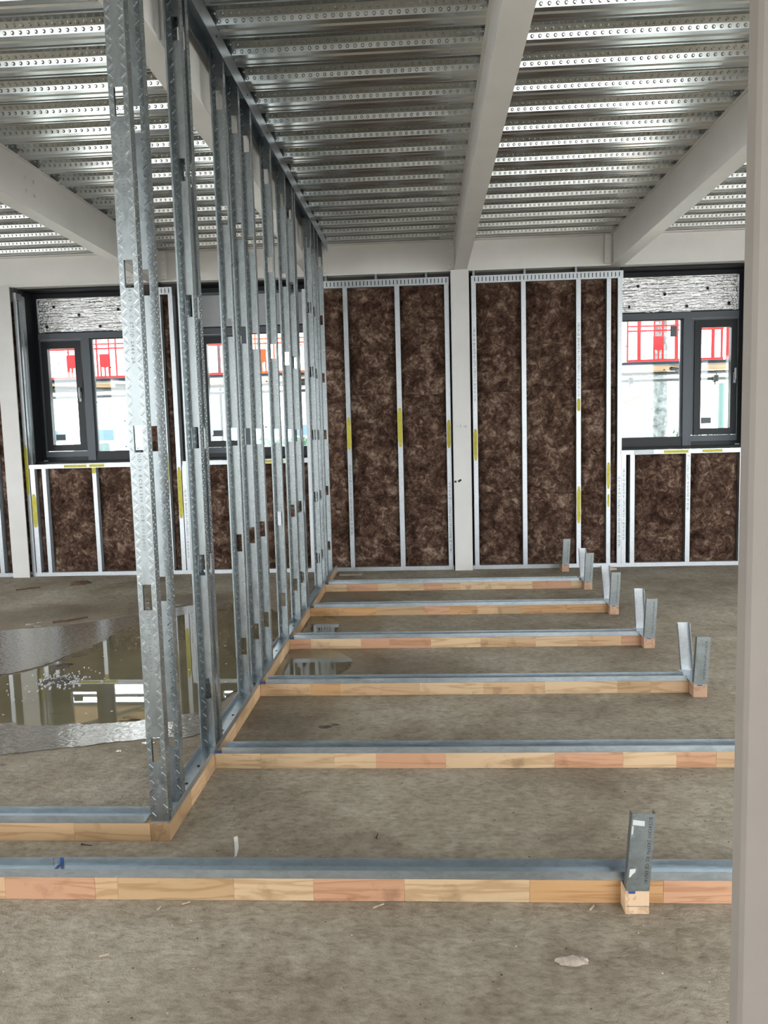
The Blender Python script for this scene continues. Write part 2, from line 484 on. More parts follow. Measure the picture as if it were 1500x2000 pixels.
def text_mesh(name, body, size, material, mtx, parent, spacing=1.0):
    """flat printed lettering; mtx places text local XY (X along the line) in world space"""
    cu = bpy.data.curves.new('lettering', 'FONT')
    cu.body = body; cu.size = size; cu.space_character = spacing; cu.resolution_u = 1
    tmp = bpy.data.objects.new('lettering_tmp', cu); COL.objects.link(tmp)
    dg = bpy.context.evaluated_depsgraph_get()
    me = bpy.data.meshes.new_from_object(tmp.evaluated_get(dg))
    bpy.data.objects.remove(tmp); bpy.data.curves.remove(cu)
    o_ = ORG.get(parent.name, Vector((0, 0, 0)))
    me.transform(Matrix.Translation(-o_) @ mtx)
    me.materials.clear(); me.materials.append(M[material])
    ob = bpy.data.objects.new(name, me); COL.objects.link(ob); ob.parent = parent
    return ob


def frame(o, ex, ey):
    ex = Vector(ex); ey = Vector(ey); ez = ex.cross(ey)
    mm = Matrix((ex, ey, ez)).transposed().to_4x4(); mm.translation = o
    return mm


# ------------------------------------------------------------------ structure: floor, slab, side walls
XL, XR, YB, YF = -7.6, 6.6, -3.6, 9.0
ZD = 3.69          # underside of the deck's lower flanges
mb = MB()
nx, ny = 60, 56
for j in range(ny + 1):
    for i in range(nx + 1):
        x = XL + (XR - XL) * i / nx; y = YB + (9.25 - YB) * j / ny
        z = 0.0015 * noise.noise(Vector((x * 1.7, y * 1.7, 0)))
        mb.v.append((x, y, min(0.0, z - 0.0005)))
for j in range(ny):
    for i in range(nx):
        a = j * (nx + 1) + i
        mb.f.append((a, a + 1, a + nx + 2, a + nx + 1))
fl = mb.build('floor', 'floor', smooth=True, origin=(0, 0, 0))
tag(fl, 'rough beige concrete floor with damp patches', kind='structure')

# ceiling: profiled metal deck sheets under a slab
ceil = empty('ceiling', (0, 0, ZD))
tag(ceil, 'ribbed galvanised metal deck ceiling with dimpled ribs', kind='structure')
P = 0.323
PROF = [(0.0, 0.055), (0.108, 0.055), (0.136, 0.030), (0.146, 0.0), (0.186, 0.0), (0.193, 0.009), (0.206, 0.009), (0.213, 0.0), (0.252, 0.0), (0.260, 0.004), (0.272, 0.0), (0.285, 0.0)]


def deck_mesh(dimples):
    mb = MB()
    pts = []
    for k in range(3):
        pts += [(k * P + u, z) for u, z in PROF]
    pts.append((3 * P, 0.055))
    n = len(pts)
    for x in (XL, XR):
        mb.v += [(x, u, z) for u, z in pts]
    for i in range(n - 1):
        mb.f.append((i, i + 1, n + i + 1, n + i))
    if dimples:
        x0, x1, s = -5.4, 4.6, 0.042
        cnt = int((x1 - x0) / s)
        for k in range(3):
            for row, (ua, za, ub, zb) in enumerate(((0.108, 0.055, 0.136, 0.030), (0.136, 0.030, 0.146, 0.0))):
                t = Vector((0, ub - ua, zb - za)); ln = t.length; t /= ln
                nrm = Vector((0, t.z, -t.y))          # outward: down and towards -Y
                if nrm.z > 0: nrm = -nrm
                c0 = Vector((0, k * P + (ua + ub) / 2, (za + zb) / 2))
                for i in range(cnt):
                    c = c0 + Vector((x0 + s * (i + 0.5 * row), 0, 0))
                    ring = []
                    for q in range(6):
                        an = PI * q / 3
                        ring.append(c + Vector((1, 0, 0)) * (0.0112 * math.cos(an)) + t * (0.0112 * math.sin(an)))
                    top = [c + (p - c) * 0.45 + nrm * 0.0085 for p in ring]
                    mb.add(ring + top, [(q, (q + 1) % 6, 6 + (q + 1) % 6, 6 + q) for q in range(6)] + [(6, 7, 8, 9, 10, 11)])
    return mb.mesh('deck_sheet')


me_d = deck_mesh(True); me_p = deck_mesh(False)
for me in (me_d, me_p):
    me.materials.append(M['deck'])
y0 = 9.16 - 13 * 3 * P
Y_DECK = 4.045 - 4 * P * 3        # phase: rib faces fall where the photo shows them
for k in range(-1, 9):
    y = Y_DECK + k * 3 * P - 0.0
    if y > 8.9:
        break
    o = bpy.data.objects.new('deck_sheet', me_d if y > 2.4 else me_p)
    COL.objects.link(o); o.parent = ceil; o.location = (0, y, 0)
    if y + 3 * P < YB: pass
o = MB().box(XL, XR, YB, 9.5, ZD + 0.056, ZD + 0.2).build('sky_block_slab', 'slab', ceil)  # unseen slab added over the deck to block the sky

# walls that the photograph does not look at; their window openings are laid out for daylight and reflections on deck and studs
def holed_wall(name, along, fixed0, fixed1, lo, hi, openings, z0, z1, ztop, material):
    mb = MB()
    def bx(a, b_, za, zb):
        if b_ - a < 1e-4: return
        if along == 'x': mb.box(a, b_, fixed0, fixed1, za, zb)
        else: mb.box(fixed0, fixed1, a, b_, za, zb)
    bx(lo, hi, 0, z0); bx(lo, hi, z1, ztop)
    c = lo
    for a, b_ in openings:
        bx(c, a, z0, z1); c = b_
    bx(c, hi, z0, z1)
    return tag(mb.build(name, material, origin=(0, 0, 0)), kind='structure')
holed_wall('wall_back', 'x', YB - 0.2, YB, XL - 0.2, XR + 0.2, [(-7.4, -3.8), (1.3, 6.4)], 0.2, 3.3, ZD + 0.2, 'plaster')
holed_wall('wall_left', 'y', XL - 0.2, XL, YB, 9.5, [(-2.8, -0.2), (0.4, 3.0), (3.6, 6.2)], 0.9, 3.1, ZD + 0.2, 'plaster')
holed_wall('wall_right', 'y', XR, XR + 0.2, YB, 9.5, [(-2.8, -0.2), (0.4, 3.0), (3.6, 6.2)], 0.9, 3.1, ZD + 0.2, 'plaster')

# ------------------------------------------------------------------ far wall
YS = 8.87                      # face of the wall studs
wf = empty('wall_far', (0, 9.0, 0))
tag(wf, 'unfinished outer wall of steel studs filled with brown mineral wool', kind='structure')
OPEN = [(-7.02, -5.56), (-4.65, -3.19), (-2.72, -1.26), (2.20, 3.66)]
mb = MB()
z0, z1 = 1.27, 3.34
def shell(xa, xb, za, zb): mb.box(xa, xb, 8.99, 9.34, za, zb)
shell(XL, XR, 0, z0); shell(XL, XR, z1, ZD + 0.05)
c = XL
for a, b_ in OPEN:
    shell(c, a, z0, z1); c = b_
shell(c, XR, z0, z1)
mb.build('sheathing', 'sheath', wf)

def wall_stud(xc, za, zb, w=0.05, marks=(), text=None, ydepth=0.11, material='galv_wall'):
    mb = MB()
    x0, x1 = xc - w / 2, xc + w / 2
    mb.box(x0, x1, YS, YS + 0.0015, za, zb)                       # face flange
    mb.box(x0, x0 + 0.0015, YS + 0.0015, YS + ydepth, za, zb)     # web
    mb.box(x0 + 0.0015, x1, YS + ydepth - 0.0015, YS + ydepth, za, zb)
    o = mb.build('wall_stud', material, wf)
    for z_a, z_b, wf_ in marks:
        m2 = MB()
        pts = []
        ww = w * wf_ / 2
        n = 10
        for i in range(n + 1):
            t = i / n
            e = min(1, 4 * min(t, 1 - t) + 0.45)
            pts.append((xc - ww * e + 0.004 * noise.noise(Vector((xc * 9, t * 5, 1))), z_a + (z_b - z_a) * t))
        for i in range(n, -1, -1):
            t = i / n
            e = min(1, 4 * min(t, 1 - t) + 0.45)
            pts.append((xc + ww * e + 0.004 * noise.noise(Vector((xc * 9, t * 5, 2))), z_a + (z_b - z_a) * t))
        k = len(pts)
        m2.v = [(x, YS - 0.0012, z) for x, z in pts]
        m2.f = [(i, k - 1 - i, k - 2 - i, i + 1) for i in range(n)]
        p = m2.build('paint_mark', 'yellow', o)
        p['label'] = 'yellow painted mark on the stud'
    if text:
        zt, down = text
        mm = frame((xc - 0.012 if down else xc + 0.012, YS - 0.0010, zt), (0, 0, -1) if down else (0, 0, 1), (1, 0, 0) if down else (-1, 0, 0))
        text_mesh('printed_text', 'UKCA CE  EN14195 A1 S.PTS STRTSO C 2E 00 00 13 30', 0.036, 'ink', mm, o, 0.95)
    return o

ZH = 3.21
# mid bay
wall_stud(-1.32, 0.03, ZH); wall_stud(-0.86, 0.03, ZH, marks=[(1.406, 1.771, 0.85)], text=(0.42, False))
wall_stud(-0.278, 0.03, ZH, 0.055, marks=[(1.42, 1.859, 0.9)])
wall_stud(0.272, 0.03, ZH, marks=[(1.395, 1.712, 0.8)], text=(0.2, False))
# right bay
wall_stud(0.572, 0.03, ZH, marks=[(1.243, 1.60, 0.8)], text=(2.72, True))
wall_stud(1.120, 0.03, ZH)
wall_stud(1.722, 0.03, ZH, marks=[(1.769, 1.911, 0.8), (0.508, 0.927, 0.85)], text=(2.74, True))
wall_stud(2.052, 0.03, ZH, 0.046, marks=[(0.891, 1.19, 0.8), (0.688, 0.833, 0.5)])
wall_stud(2.172, 0.03, ZH, 0.046, text=(0.22, False))
wall_stud(2.222, 0.03, 1.27, 0.05, text=(1.12, True))
wall_stud(2.318, 0.03, 1.27, 0.05); wall_stud(2.932, 0.03, 1.27, 0.05, text=(0.62, False)); wall_stud(3.52, 0.03, 1.27)
wall_stud(3.70, 0.03, ZH)
# left bays
wall_stud(-5.03, 0.03, ZH); wall_stud(-5.5, 0.03, ZH); wall_stud(-6.2, 0.03, 1.27)
wall_stud(-4.648, 0.03, ZH, 0.044, marks=[(0.979, 1.546, 0.9)])
wall_stud(-4.588, 0.03, 1.27, 0.055, marks=[(0.585, 0.977, 0.95)])
wall_stud(-4.45, 0.03, 1.27, 0.046); wall_stud(-3.85, 0.03, 1.27, 0.046, marks=[(1.20, 1.268, 1.0)]); wall_stud(-3.22, 0.03, 1.27)
wall_stud(-2.985, 0.03, ZH, 0.046, marks=[(0.912, 1.445, 0.9)], text=(2.72, True))
wall_stud(-2.845, 0.03, ZH, 0.05, marks=[(0.658, 1.253, 0.95)])
wall_stud(-2.785, 0.03, 1.27, 0.05, text=(1.0, True))
wall_stud(-2.25, 0.03, 1.27); wall_stud(-1.7, 0.03, 1.27)

# tracks at floor, sill and head
def wtrack(name, xa, xb, za, zb, y=YS - 0.004, d=0.115, material='galv_wall'):
    return MB().box(xa, xb, y, y + d, za, zb).build(name, material, wf)
for xa, xb in ((-6.6, -4.89), (-4.66, 0.305), (0.525, 3.74)):
    wtrack('floor_track', xa, xb, 0.0, 0.045)
t3 = wtrack('sill_track', 2.19, 3.54, 1.27, 1.318, YS - 0.006, 0.18)
t1 = wtrack('sill_track', -4.62, -3.17, 1.27, 1.318, YS - 0.006, 0.18)
t2 = wtrack('sill_track', -2.80, -1.25, 1.27, 1.318, YS - 0.006, 0.18)
for t_, xa, xb in ((t3, 2.66, 2.93), (t3, 3.08, 3.3), (t1, -4.2, -3.93), (t1, -3.9, -3.72), (t2, -1.95, -1.62)):
    MB().poly([(xa, YS - 0.0075), (xb, YS - 0.0075), (xb, YS - 0.0063), (xa, YS - 0.0063)], 1.278, 1.308).build('paint_mark', 'yellow', t_)
MB().box(2.33, 2.55, YS - 0.0078, YS - 0.0063, 1.268, 1.316).build('tape_strip', 'galv_dull', t3)
for xa, xb, slots in ((-1.1, 0.30, True), (0.545, 2.205, True), (-3.02, -2.82, True), (-4.70, -4.63, True)):
    h = wtrack('head_track', xa, xb, 3.205, 3.285, YS - 0.006, 0.12)
    mb = MB(); x = xa + 0.04
    while x < xb - 0.03:
        mb.box(x - 0.0045, x + 0.0045, YS - 0.0072, YS - 0.0055, 3.222, 3.270); x += 0.0415
    if mb.v:
        tag(mb.build('slots', 'slot', h), kind='stuff')
    mb = MB(); x = xa + 0.03
    while x < xb:
        mb.box(x - 0.012, x + 0.012, YS + 0.005, YS + 0.1, 3.285, 3.345); x += 0.56
    mb.build('head_bracket', 'galv_dull', wf)
# reveals: steel jamb web, membrane and timber jamb around each window opening
for a, b_ in OPEN:
    MB().box(a + 0.0, a + 0.012, 8.93, 9.075, z0 + 0.05, z1 - 0.07).build('jamb_lining', 'galv_wall', wf)
    MB().box(b_ - 0.012, b_, 8.93, 9.075, z0 + 0.05, z1 - 0.07).build('jamb_lining', 'galv_wall', wf)
    mb = MB()
    mb.box(a + 0.001, a + 0.011, 9.075, 9.26, z0 + 0.05, z1); mb.box(b_ - 0.011, b_ - 0.001, 9.075, 9.26, z0 + 0.05, z1)
    mb.box(a + 0.011, b_ - 0.011, 8.995, 9.26, z1 - 0.012, z1); mb.box(a + 0.011, b_ - 0.011, 9.06, 9.26, z0 + 0.048, z0 + 0.075)
    mb.build('membrane', 'black', wf)

# insulation batts
def batt(xa, xb, za, zb, y=8.905, amp=0.022, seed=0):
    mb = MB()
    nx = max(3, int((xb - xa) / 0.024)); nz = max(4, int((zb - za) / 0.026))
    for j in range(nz + 1):
        for i in range(nx + 1):
            u, w = i / nx, j / nz
            x = xa + (xb - xa) * u; z = za + (zb - za) * w
            e = min(1.0, 7 * min(u, 1 - u), 9 * min(w, 1 - w))
            q = Vector((x * 6 + seed * 3.1, z * 6, seed))
            d = noise.fractal(q, 1.0, 2.0, 4) * amp * 1.2
            ridge = abs(noise.noise(Vector((x * 4 + seed, z * 4 + 2.5 * noise.noise(q * 0.4), 7)))) * amp
            mb.v.append((x, y - d * e - ridge * e + 0.03 * (1 - e), z))
    for j in range(nz):
        for i in range(nx):
            a = j * (nx + 1) + i
            mb.f.append((a, a + 1, a + nx + 2, a + nx + 1))
    n = len(mb.v)                                   # back and edges give the batt its thickness
    mb.v += [(xa, 8.988, za), (xb, 8.988, za), (xb, 8.988, zb), (xa, 8.988, zb)]
    cs = (0, nx, (nx + 1) * (nz + 1) - 1, (nx + 1) * nz)
    for i in range(4):
        j = (i + 1) % 4
        mb.f.append((cs[j], cs[i], n + i, n + j))
    mb.build('insulation_batt', 'wool', wf, smooth=True)
s = 0
FULL = [(-1.29, -0.888), (-0.832, -0.308), (-0.248, 0.245), (0.60, 1.093), (1.147, 1.695), (1.749, 2.027), (2.077, 2.148)]
for xa, xb in FULL:
    j1 = 2.03 + random.uniform(-0.03, 0.03); j2 = 0.87 + random.uniform(-0.02, 0.02)
    for za, zb in ((0.045, j2 - 0.004), (j2, j1 - 0.004), (j1, 3.205)):
        s += 1
        batt(xa, xb, za, zb, 8.905 + random.uniform(-0.004, 0.008), 0.02 if za > 1 else 0.026, s)
for xa, xb in ((2.345, 2.905), (2.96, 3.49), (-4.425, -3.875), (-3.825, -3.25), (-6.17, -5.53), (-4.56, -4.475), (-2.755, -2.28), (-2.22, -1.73), (-1.67, -1.35)):
    s += 1
    batt(xa, xb, 0.045, 1.268, 8.91, 0.024, s)
for xa, xb in ((-2.960, -2.872), (-3.195, -3.010), (-4.80, -4.672), (-5.47, -5.06), (-5.0, -4.9)):
    s += 1
    batt(xa, xb, 0.045, 3.2, 8.92, 0.02, s)

# ------------------------------------------------------------------ windows
YW = 9.25
def window(idx, x0, flip, spandrel):
    """x0: left edge; 1.46 wide; casement on the left unless flip"""
    w = empty('window_%d' % idx, (x0 + 0.73, YW, 1.3))
    tag(w, ['', 'dark framed window left of the partition with its opening light on the left',
            'dark framed window seen through the row of partition studs',
            'dark framed window at the right with its opening light on the right', 'dark framed window left of the far left column, seen mirrored in the puddle'][idx], kind='structure')
    X0, X1 = x0, x0 + 1.46
    def X(a, b_):
        return (X0 + a, X0 + b_) if not flip else (X1 - b_, X1 - a)
    yb = YW + 0.07
    fr_ = MB()
    fr_.box(X0 + 0.012, X0 + 0.062, YW, yb, 1.345, 3.345); fr_.box(X1 - 0.062, X1 - 0.012, YW, yb, 1.345, 3.345)
    fr_.box(X0 + 0.062, X1 - 0.062, YW, yb, 3.275, 3.345); fr_.box(X0 + 0.062, X1 - 0.062, YW, yb, 1.345, 1.395)
    fr_.build('outer_frame', 'frame_dark', w)
    MB().box(X0 + 0.062, X1 - 0.062, YW - 0.012, yb, 2.795, 2.865).build('transom', 'frame_grey', w)
    a, b_ = X(0.585, 0.68)
    MB().box(a, b_, YW - 0.016, yb, 1.32, 2.795).build('mullion', 'frame_grey', w)
    # fixed light
    a, b_ = X(0.68, 1.398)
    mb = MB(); mb.box(a, b_, YW + 0.004, yb - 0.004, 1.395, 1.455); mb.box(a, b_, YW + 0.012, yb - 0.004, 2.785, 2.795)
    mb.build('fixed_frame', 'frame_dark', w)
    e0, e1 = X(0.68, 0.705)
    MB().box(e0, e1, YW + 0.02, yb - 0.01, 1.455, 2.785).build('glazing_edge', 'frame_grey', w)
    g = MB().box(a, b_, YW + 0.04, YW + 0.046, 1.455, 2.785).build('glass_pane', 'glass', w)
    # casement
    c0, c1 = X(0.062, 0.585)
    MB().box(c0, c1, YW - 0.006, yb - 0.002, 1.395, 1.462).build('casement_sill', 'frame_grey', w)
    ca = MB()
    za, zb = 1.466, 2.77
    for xa, xb, z_a, z_b in ((c0 + 0.03, c0 + 0.105, za, zb), (c1 - 0.085, c1 - 0.012, za, zb), (c0 + 0.105, c1 - 0.085, za, za + 0.075), (c0 + 0.105, c1 - 0.085, zb - 0.085, zb)):
        ca.box(xa, xb, YW - 0.022, YW + 0.05, z_a, z_b)
    cas = ca.build('casement', 'frame_dark', w)
    mb = MB(); mb.box(c0, c0 + 0.028, YW - 0.004, YW + 0.05, 1.466, 2.79); mb.box(c0 + 0.028, c1, YW - 0.004, YW + 0.05, 2.772, 2.79)
    mb.build('casement_rebate', 'frame_grey', w)
    MB().box(c0 + 0.105, c1 - 0.085, YW + 0.012, YW + 0.018, za + 0.075, zb - 0.085).build('casement_pane', 'glass', cas)
    hx = c1 - 0.045
    hb = MB(); hb.bevel_box(hx - 0.014, hx + 0.014, YW - 0.036, YW - 0.022, 2.05, 2.17); hb.bevel_box(hx - 0.010, hx + 0.010, YW - 0.06, YW - 0.036, 2.09, 2.22)
    hb.build('handle', 'handle', cas)
    if idx != 2 or True:
        sx = c0 + (0.13 if not flip else 0.12)
        MB().box(sx, sx + 0.115, YW + 0.008, YW + 0.011, za + 0.13, za + 0.20).build('sticker', 'sticker_grey', cas)
    if flip:
        MB().box(b_ - 0.135, b_ - 0.06, YW + 0.036, YW + 0.039, 2.60, 2.72).build('sticker', 'sticker_grey', w)
    # white packers under the frame
    for px in (X0 + 0.03, (X(0.585, 0.68)[0] + X(0.585, 0.68)[1]) / 2 - 0.03, X1 - 0.08):
        MB().box(px, px + 0.05, YW - 0.014, YW + 0.01, 1.318, 1.36).build('packer', 'handle', w)
    tr_ = MB(); tr_.box(X0 + 0.062, X1 - 0.062, YW + 0.01, YW + 0.05, 2.865, 2.885); tr_.build('panel_bead', 'frame_dark', w)
    # dirt specks on the glass
    rnd = random.Random(idx); mb = MB()
    for _ in range(9):
        px, pz = rnd.uniform(X0 + 0.12, X1 - 0.12), rnd.uniform(1.5, 2.7)
        mb.box(px - 0.008, px + 0.008, YW + 0.006, YW + 0.010, pz - 0.006, pz + 0.006)
    tag(mb.build('dirt_specks', 'slot', w), kind='stuff')
    # spandrel above
    if spandrel == 'foil':
        mb = MB(); nx, nz = 90, 110
        xa, xb, z_a, z_b = X0 + 0.07, X1 - 0.07, 2.875, 3.272
        rs = idx * 11.0
        for j in range(nz + 1):
            for i in range(nx + 1):
                u, v_ = i / nx, j / nz
                x = xa + (xb - xa) * u; z = z_a + (z_b - z_a) * v_
                if j in (0, nz): z += 0.005 * noise.noise(Vector((x * 14, rs, j)))
                d = 0.010 * noise.noise(Vector((x * 4 + rs, z * 62, rs))) + 0.005 * noise.noise(Vector((x * 22, z * 80, rs))) + 0.003 * noise.noise(Vector((x * 60, z * 120, rs)))
                mb.v.append((x, YW + 0.012 + d, z))
        for j in range(nz):
            for i in range(nx):
                q = j * (nx + 1) + i
                mb.f.append((q, q + 1, q + nx + 2, q + nx + 1))
        n = len(mb.v)
        mb.v += [(xa, YW + 0.06, z_a), (xb, YW + 0.06, z_a), (xb, YW + 0.06, z_b), (xa, YW + 0.06, z_b)]
        cs = (0, nx, (nx + 1) * (nz + 1) - 1, (nx + 1) * nz)
        for i in range(4):
            mb.f.append((cs[(i + 1) % 4], cs[i], n + i, n + (i + 1) % 4))
        mb.f.append((n, n + 3, n + 2, n + 1))
        fb = mb.build('foil_board', 'foil', smooth=True)
        tag(fb, 'crinkled silver foil insulation board above the %s window' % ('left' if idx == 1 else 'right hand'), 'insulation board', 'foil boards above the windows')
        for px, pz in ((0.10, 0.07), (0.5, 0.2), (0.98, 0.25), (1.22, 0.08), (0.75, 0.06), (0.2, 0.3)):
            m2 = MB()
            for q in range(3):
                an = q * PI / 3 + px
                mtx = Matrix.Translation((xa + px, YW + 0.002, z_a + pz)) @ Matrix.Rotation(an, 4, 'Y')
                m2.box(-0.018, 0.018, -0.002, 0.004, -0.004, 0.004, mtx)
            m2.build('foil_tear', 'slot', fb)
    else:
        mb = MB(); mb.bevel_box(X0 + 0.065, X1 - 0.065, YW + 0.015, YW + 0.05, 2.868, 3.273, 0.004)
        tag(mb.build('spandrel_panel', 'grey_panel'), 'plain grey panel above the window %s' % ('behind the studs' if idx == 2 else 'left of the left column'), 'panel')
        MB().box(X0 + 0.02, X1 - 0.02, YW - 0.03, YW, 3.245, 3.272).build('panel_trim', 'frame_grey', w)
    return w
window(1, -4.65, False, 'foil'); window(2, -2.72, False, 'grey'); window(3, 2.20, True, 'foil'); window(4, -7.02, True, 'grey')

# ------------------------------------------------------------------ steel frame
def ibeam_y(xa, xb, ya, yb, label, zb_=3.345, zt_=ZD):
    e = empty('steel_beam', ((xa + xb) / 2, (ya + yb) / 2, zb_))
    tag(e, label, 'beam', 'beams running towards the far wall')
    xc = (xa + xb) / 2; tf = 0.011
    MB().box(xa, xb, ya, yb, zb_, zb_ + tf).build('bottom_flange', 'paint', e)
    MB().box(xa, xb, ya, yb, zt_ - tf, zt_).build('top_flange', 'paint', e)
    MB().box(xc - 0.05, xc + 0.05, ya, yb, zb_ + tf, zt_ - tf).build('web', 'paint', e)
    return e
b0 = ibeam_y(-3.085, -2.95, YB, 8.86, 'off-white steel beam crossing the deck at far left')
b1 = ibeam_y(-1.28, -1.145, YB, 8.86, 'off-white steel beam above and left of the steel stud row')
b2 = ibeam_y(0.36, 0.50, YB, 8.86, 'off-white steel beam meeting the middle wall column')
b3 = ibeam_y(2.075, 2.215, YB, 8.86, 'off-white steel beam crossing the deck at the right')
# bolt holes on the left beam's web
for dy in (0, 0.12):
    for dz in (0, 0.1):
        MB().tube((-2.965, 5.95 + dy, 3.47 + dz), (-2.955, 5.95 + dy, 3.47 + dz), 0.014, n=8).build('bolt', 'paint', b0)
for b_, xb, side in ((b0, -2.905, 1), (b2, 0.325, -1), (b3, 2.04, -1), (b1, -1.10, 1)):
    MB().box(xb - 0.035, xb + 0.035, 8.862, 8.872, 3.37, 3.67).build('end_plate', 'paint', b_)
    for q in range(4):
        MB().tube((xb, 8.846, 3.42 + q * 0.07), (xb, 8.862, 3.42 + q * 0.07), 0.014, n=6).build('bolt', 'paint', b_)
# edge beam along the far wall
eb = empty('steel_beam', (0, 8.94, 3.345))
tag(eb, 'long off-white edge beam running along the top of the far wall', 'beam')
MB().box(XL, XR, 8.872, 9.06, 3.345, 3.357).build('bottom_flange', 'paint', eb)
MB().box(XL, XR, 8.872, 9.06, ZD - 0.012, ZD).build('top_flange', 'paint', eb)
MB().box(XL, XR, 8.93, 8.99, 3.357, ZD - 0.012).build('web', 'paint', eb)
# columns
def column(x0, x1, label, zt_=3.345):
    e = empty('steel_column', ((x0 + x1) / 2, 8.84, 0))
    tag(e, label, 'column', 'columns along the far wall')
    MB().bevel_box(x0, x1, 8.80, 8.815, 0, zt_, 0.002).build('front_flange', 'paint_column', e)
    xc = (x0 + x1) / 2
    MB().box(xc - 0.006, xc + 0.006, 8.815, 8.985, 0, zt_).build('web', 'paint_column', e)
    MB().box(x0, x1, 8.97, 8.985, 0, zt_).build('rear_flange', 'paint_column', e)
    return e
cm = column(0.317, 0.517, 'off-white steel column between the two tall insulated bays')
column(-4.87, -4.668, 'off-white steel column at the far left beside the window')
column(3.76, 3.96, 'off-white steel column right of the right hand window')
for zz, xx in ((1.02, 0.375), (1.015, 0.335), (1.03, 0.39)):
    MB().box(xx - 0.012, xx + 0.012, 8.7985, 8.80, zz - 0.01, zz + 0.012).build('chipped_paint', 'slot', cm)
text_mesh('pencil_note', '- 1 -x', 0.05, 'ink_grey', frame((0.36, 8.7992, 1.62), (1, 0, 0), (0, 0, 1)), cm)
# post in the right foreground
pe = empty('foreground_post', (0.6, 1.19, 0))
tag(pe, 'pinkish off-white painted post close to the camera at the right edge', 'post')
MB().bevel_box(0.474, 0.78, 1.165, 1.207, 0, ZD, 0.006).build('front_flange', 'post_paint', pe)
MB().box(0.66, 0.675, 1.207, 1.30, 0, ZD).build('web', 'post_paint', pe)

# ------------------------------------------------------------------ timber sleepers and steel tracks
TONES = {'p': (0.47, 0.325, 0.19), 'q': (0.43, 0.275, 0.15), 'o': (0.40, 0.225, 0.10), 's': (0.42, 0.225, 0.13), 't': (0.36, 0.23, 0.12), 'd': (0.26, 0.16, 0.08)}
def sleeper(axis, lo, hi, f0, f1, zt_, label, cuts, tones, group=None):
    """axis 'x' or 'y'; cuts: interior joints; tones: one letter per length"""
    mid = (lo + hi) / 2; fm = (f0 + f1) / 2
    e = empty('timber_sleeper', (mid, fm, 0) if axis == 'x' else (fm, mid, 0))
    tag(e, label, 'timber', group)
    edges = [lo] + list(cuts) + [hi]
    for i in range(len(edges) - 1):
        a, b_ = edges[i], edges[i + 1]
        j = random.uniform(-0.0006, 0.0006)
        mb = MB()
        if axis == 'x': mb.bevel_box(a, b_, f0 + j, f1 + j, 0, zt_ + j, 0.0012)
        else: mb.bevel_box(f0 + j, f1 + j, a, b_, 0, zt_ + j, 0.0012)
        o = mb.build('timber_length', 'wood_' + axis, e)
        t = TONES[tones[i % len(tones)]]; k = random.uniform(0.94, 1.06)
        o.color = (t[0] * k, t[1] * k, t[2] * k, 1)
    return e


def auto_cuts(lo, hi, seed):
    r = random.Random(seed); c = []; x = lo + r.uniform(0.15, 0.4)
    while x < hi - 0.1:
        c.append(x); x += r.uniform(0.17, 0.46)
    return c


def track_x(xa, xb, y0_, y1_, z, label, group=None, h=0.030, screws=()):
    e = empty('floor_channel', ((xa + xb) / 2, (y0_ + y1_) / 2, z))
    tag(e, label, 'steel channel', group)
    t = 0.0016
    MB().box(xa, xb, y0_, y1_, z, z + t).build('base', 'galv_track', e)
    MB().box(xa, xb, y0_, y0_ + t, z + t, z + h).build('flange', 'galv_track', e)
    MB().box(xa, xb, y1_ - t, y1_, z + t, z + h).build('flange', 'galv_track', e)
    for sx in screws:
        MB().tube((sx, (y0_ + y1_) / 2, z + t), (sx, (y0_ + y1_) / 2, z + t + 0.003), 0.007, n=8).build('screw', 'screw', e)
    return e


TH = 0.075
GS, GT = 'parallel timber sleepers', 'steel channels on the parallel sleepers'
order = ['nearest the camera, crossing the whole foreground', 'second from the camera, running behind the post', 'third from the camera', 'fourth from the camera', 'fifth from the camera', 'farthest from the camera']
SY = [2.49, 3.542, 4.577, 5.612, 6.655, 7.708]
s1c = [-1.49, -1.17, -1.09, -0.685, -0.41, -0.10, 0.32, 0.76]
sleeper('x', -2.3, 1.7, SY[0], SY[0] + 0.077, 0.080, 'pale finger-jointed timber sleeper ' + order[0], s1c, 'qsqtpsposp', GS)
k2 = (1.402 + 1.034) / 1015
s2c = [-1.034 + (q - 421) * k2 for q in (512, 660, 743, 880, 1092, 1223, 1325, 1400)]
sleeper('x', -1.034, 1.533, SY[1], SY[1] + 0.077, TH, 'pale finger-jointed timber sleeper ' + order[1], s2c, 'pppspspsqt', GS)
tn = {2: 'qoqqpqpt', 3: 'spsspqpq', 4: 'ootsoqto', 5: 'psppsqpp'}
for i in (2, 3, 4, 5):
    sleeper('x', -1.034, 1.533, SY[i], SY[i] + 0.077, TH, 'orange-tinged finger-jointed timber sleeper ' + order[i], auto_cuts(-1.034, 1.533, 40 + i), tn[i], GS)
track_x(-2.3, -1.35, SY[0] + 0.001, SY[0] + 0.074, 0.0802, 'grey steel channel at the left end of the nearest sleeper', GT)
tl_ = track_x(-1.36, 1.7, SY[0] - 0.0008, SY[0] + 0.0765, 0.0806, 'long grey steel channel on the nearest sleeper beside the short block', GT, screws=(-0.985, 0.34))
MB().box(-1.335, -1.322, SY[0] + 0.004, SY[0] + 0.074, 0.0822, 0.0828).build('marker_line', 'blue', tl_)
MB().box(-1.325, -1.312, SY[0] + 0.0738, SY[0] + 0.0748, 0.083, 0.110).build('marker_line', 'blue', tl_)
nm = ['', 'second', 'third', 'fourth', 'fifth', 'farthest']
